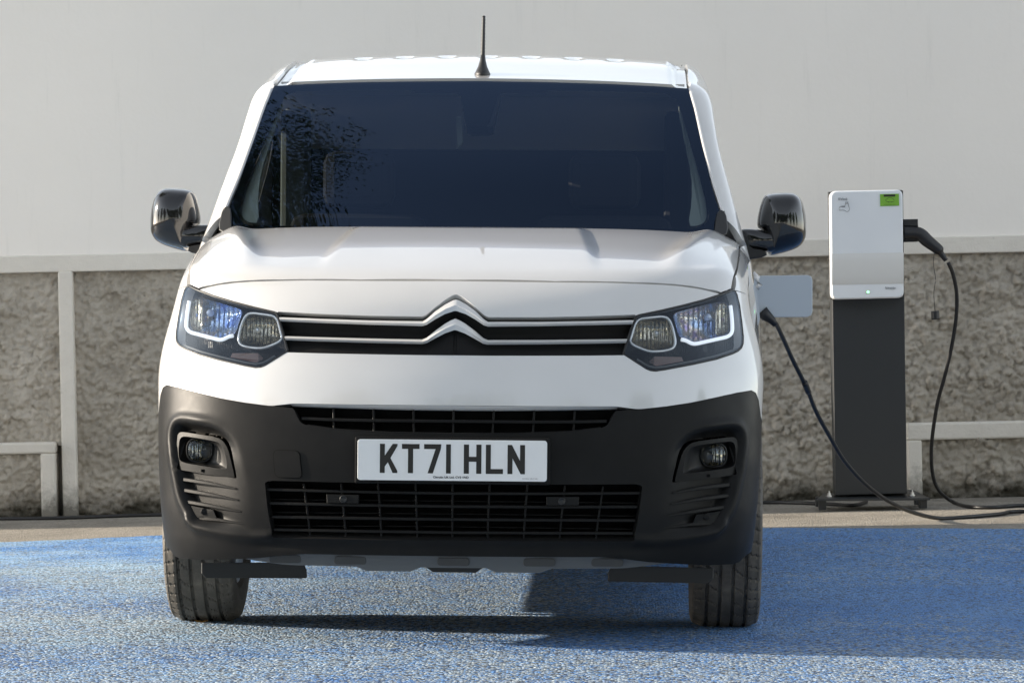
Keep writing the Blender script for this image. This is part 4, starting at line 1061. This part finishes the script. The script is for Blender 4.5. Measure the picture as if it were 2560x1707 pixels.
# fallen leaves
LEAF=mat('dry_leaf',(.32,.16,.035),.6)
def leaf(px,s,rz,label):
    c=ground_px([px],.008)[0];t=np.linspace(0,2*math.pi,12,endpoint=False)
    e=np.stack([np.cos(t)*s,np.sin(t)*s*.45,.004*np.cos(2*t)],-1);r=np.array([[math.cos(rz),-math.sin(rz),0],[math.sin(rz),math.cos(rz),0],[0,0,1]])
    V=np.vstack([c+e@r.T,[c+[0,0,.001]]]);o=mk('fallen_leaf',V,[(i,(i+1)%12,12) for i in range(12)],LEAF);tag(o,label,'leaf','dry leaves on the blue ground')
leaf(C4((320,1545))[0],.022,.2,'largest dry yellow leaf against the front tyre on the left')
leaf(C4((275,1538))[0],.014,1.2,'small dry leaf left of the yellow leaf at the tyre')
# trees whose reflections show in the screen, mirrors and lamps
BARK=mat('bark',(.09,.07,.05),.9);NT(BARK).nor(NT(BARK).bump(NT(BARK).noise(14,6),.6,.03))
LEAVES=mat('foliage',(.05,.085,.022),.6)
N_=NT(LEAVES);N_.col(N_.ramp(N_.noise(.9,3),[(.3,(.035,.065,.016)),(.7,(.075,.11,.03))]))
def tree(name,loc,trunk_top,cc,cr,n,label,seed,ls,nc=120,sg=.12,group=None):
    # trunk from loc to trunk_top, crown = clumps in the ellipsoid cc/cr (all relative to loc)
    r=np.random.default_rng(seed);T=empty(name,loc);tag(T,label,'tree',group);V=[];F=[]
    top=np.array(trunk_top,float);cc=np.array(cc,float);cr=np.array(cr,float);h=cc[2]+cr[2]
    bones=[(spl([np.array([0,0,-.2]),top*[.15,.15,.45],top*[.6,.6,.8],top],5),np.linspace(h*.026,h*.011,16))]
    d=r.normal(0,1,(nc,3));d/=np.linalg.norm(d,axis=1)[:,None];C=cc+d*cr*(r.random(nc)**.45)[:,None]
    for e in C[::6]:
        m=(top+e)/2+np.array([0,0,.3]);bones.append((spl([top*.97,m,e],5),np.linspace(h*.009,h*.0025,11)))
    for P,rr in bones:
        A_,B_=frames(P,(.3,.2,1));t=np.linspace(0,6.283,7)[:-1];k0=len(V)
        for i in range(len(P)): V+=list(P[i]+np.outer(np.cos(t),A_[i])*rr[i]+np.outer(np.sin(t),B_[i])*rr[i])
        for i in range(len(P)-1):
            for j in range(6):F.append((k0+i*6+j,k0+i*6+(j+1)%6,k0+(i+1)*6+(j+1)%6,k0+(i+1)*6+j))
    mk('trunk',np.array(V),F,BARK,T)
    c=C[r.integers(0,nc,n)]+r.normal(0,1,(n,3))*cr*sg
    d=r.normal(0,1,(n,3));d/=np.linalg.norm(d,axis=1)[:,None];u=np.cross(d,r.normal(0,1,(n,3)));u/=np.linalg.norm(u,axis=1)[:,None]
    s=r.uniform(*ls,n)[:,None];V=np.stack([c-d*s,c+u*s*.5,c+d*s,c-u*s*.5],1).reshape(-1,3)
    mk('crown',V,np.arange(4*n).reshape(-1,4),LEAVES,T,smooth=False);return T
tree('tree',(-6.6,9.4,0),(.9,-4.6,7.2),(1.0,-5.5,9.2),(3.5,3.2,2.6),110000,'leafy tree behind the wall reflected in the left of the windscreen',3,(.022,.04),150,.085)
rt_=tree('tree',(0,-24,0),(0,0,4.),(0,0,6.8),(4.2,3.4,4.6),9000,'tree in the row behind the camera, seen only as a reflection',4,(.14,.24),90,.13,'trees reflected from behind the camera')
for k,(x,y,rz,sc_k) in enumerate(((-8.5,-25,1.1,1.05),(-17,-22,2.3,.95),(-26,-19,.4,.9),(8.2,-25.5,3.0,1.0),(16.5,-23,4.1,1.1),(25,-20,5.2,.95),(-4.3,-31,.8,1.15),(4.2,-32,2.8,1.1),(-34,-12,1.9,.8),(33,-12,3.3,1.0))):
    c=rt_.copy();COL.objects.link(c);c.location=(x,y,0);c.rotation_euler=(0,0,rz);c.scale=(sc_k,)*3
    for q in rt_.children:
        d=q.copy();COL.objects.link(d);d.parent=c
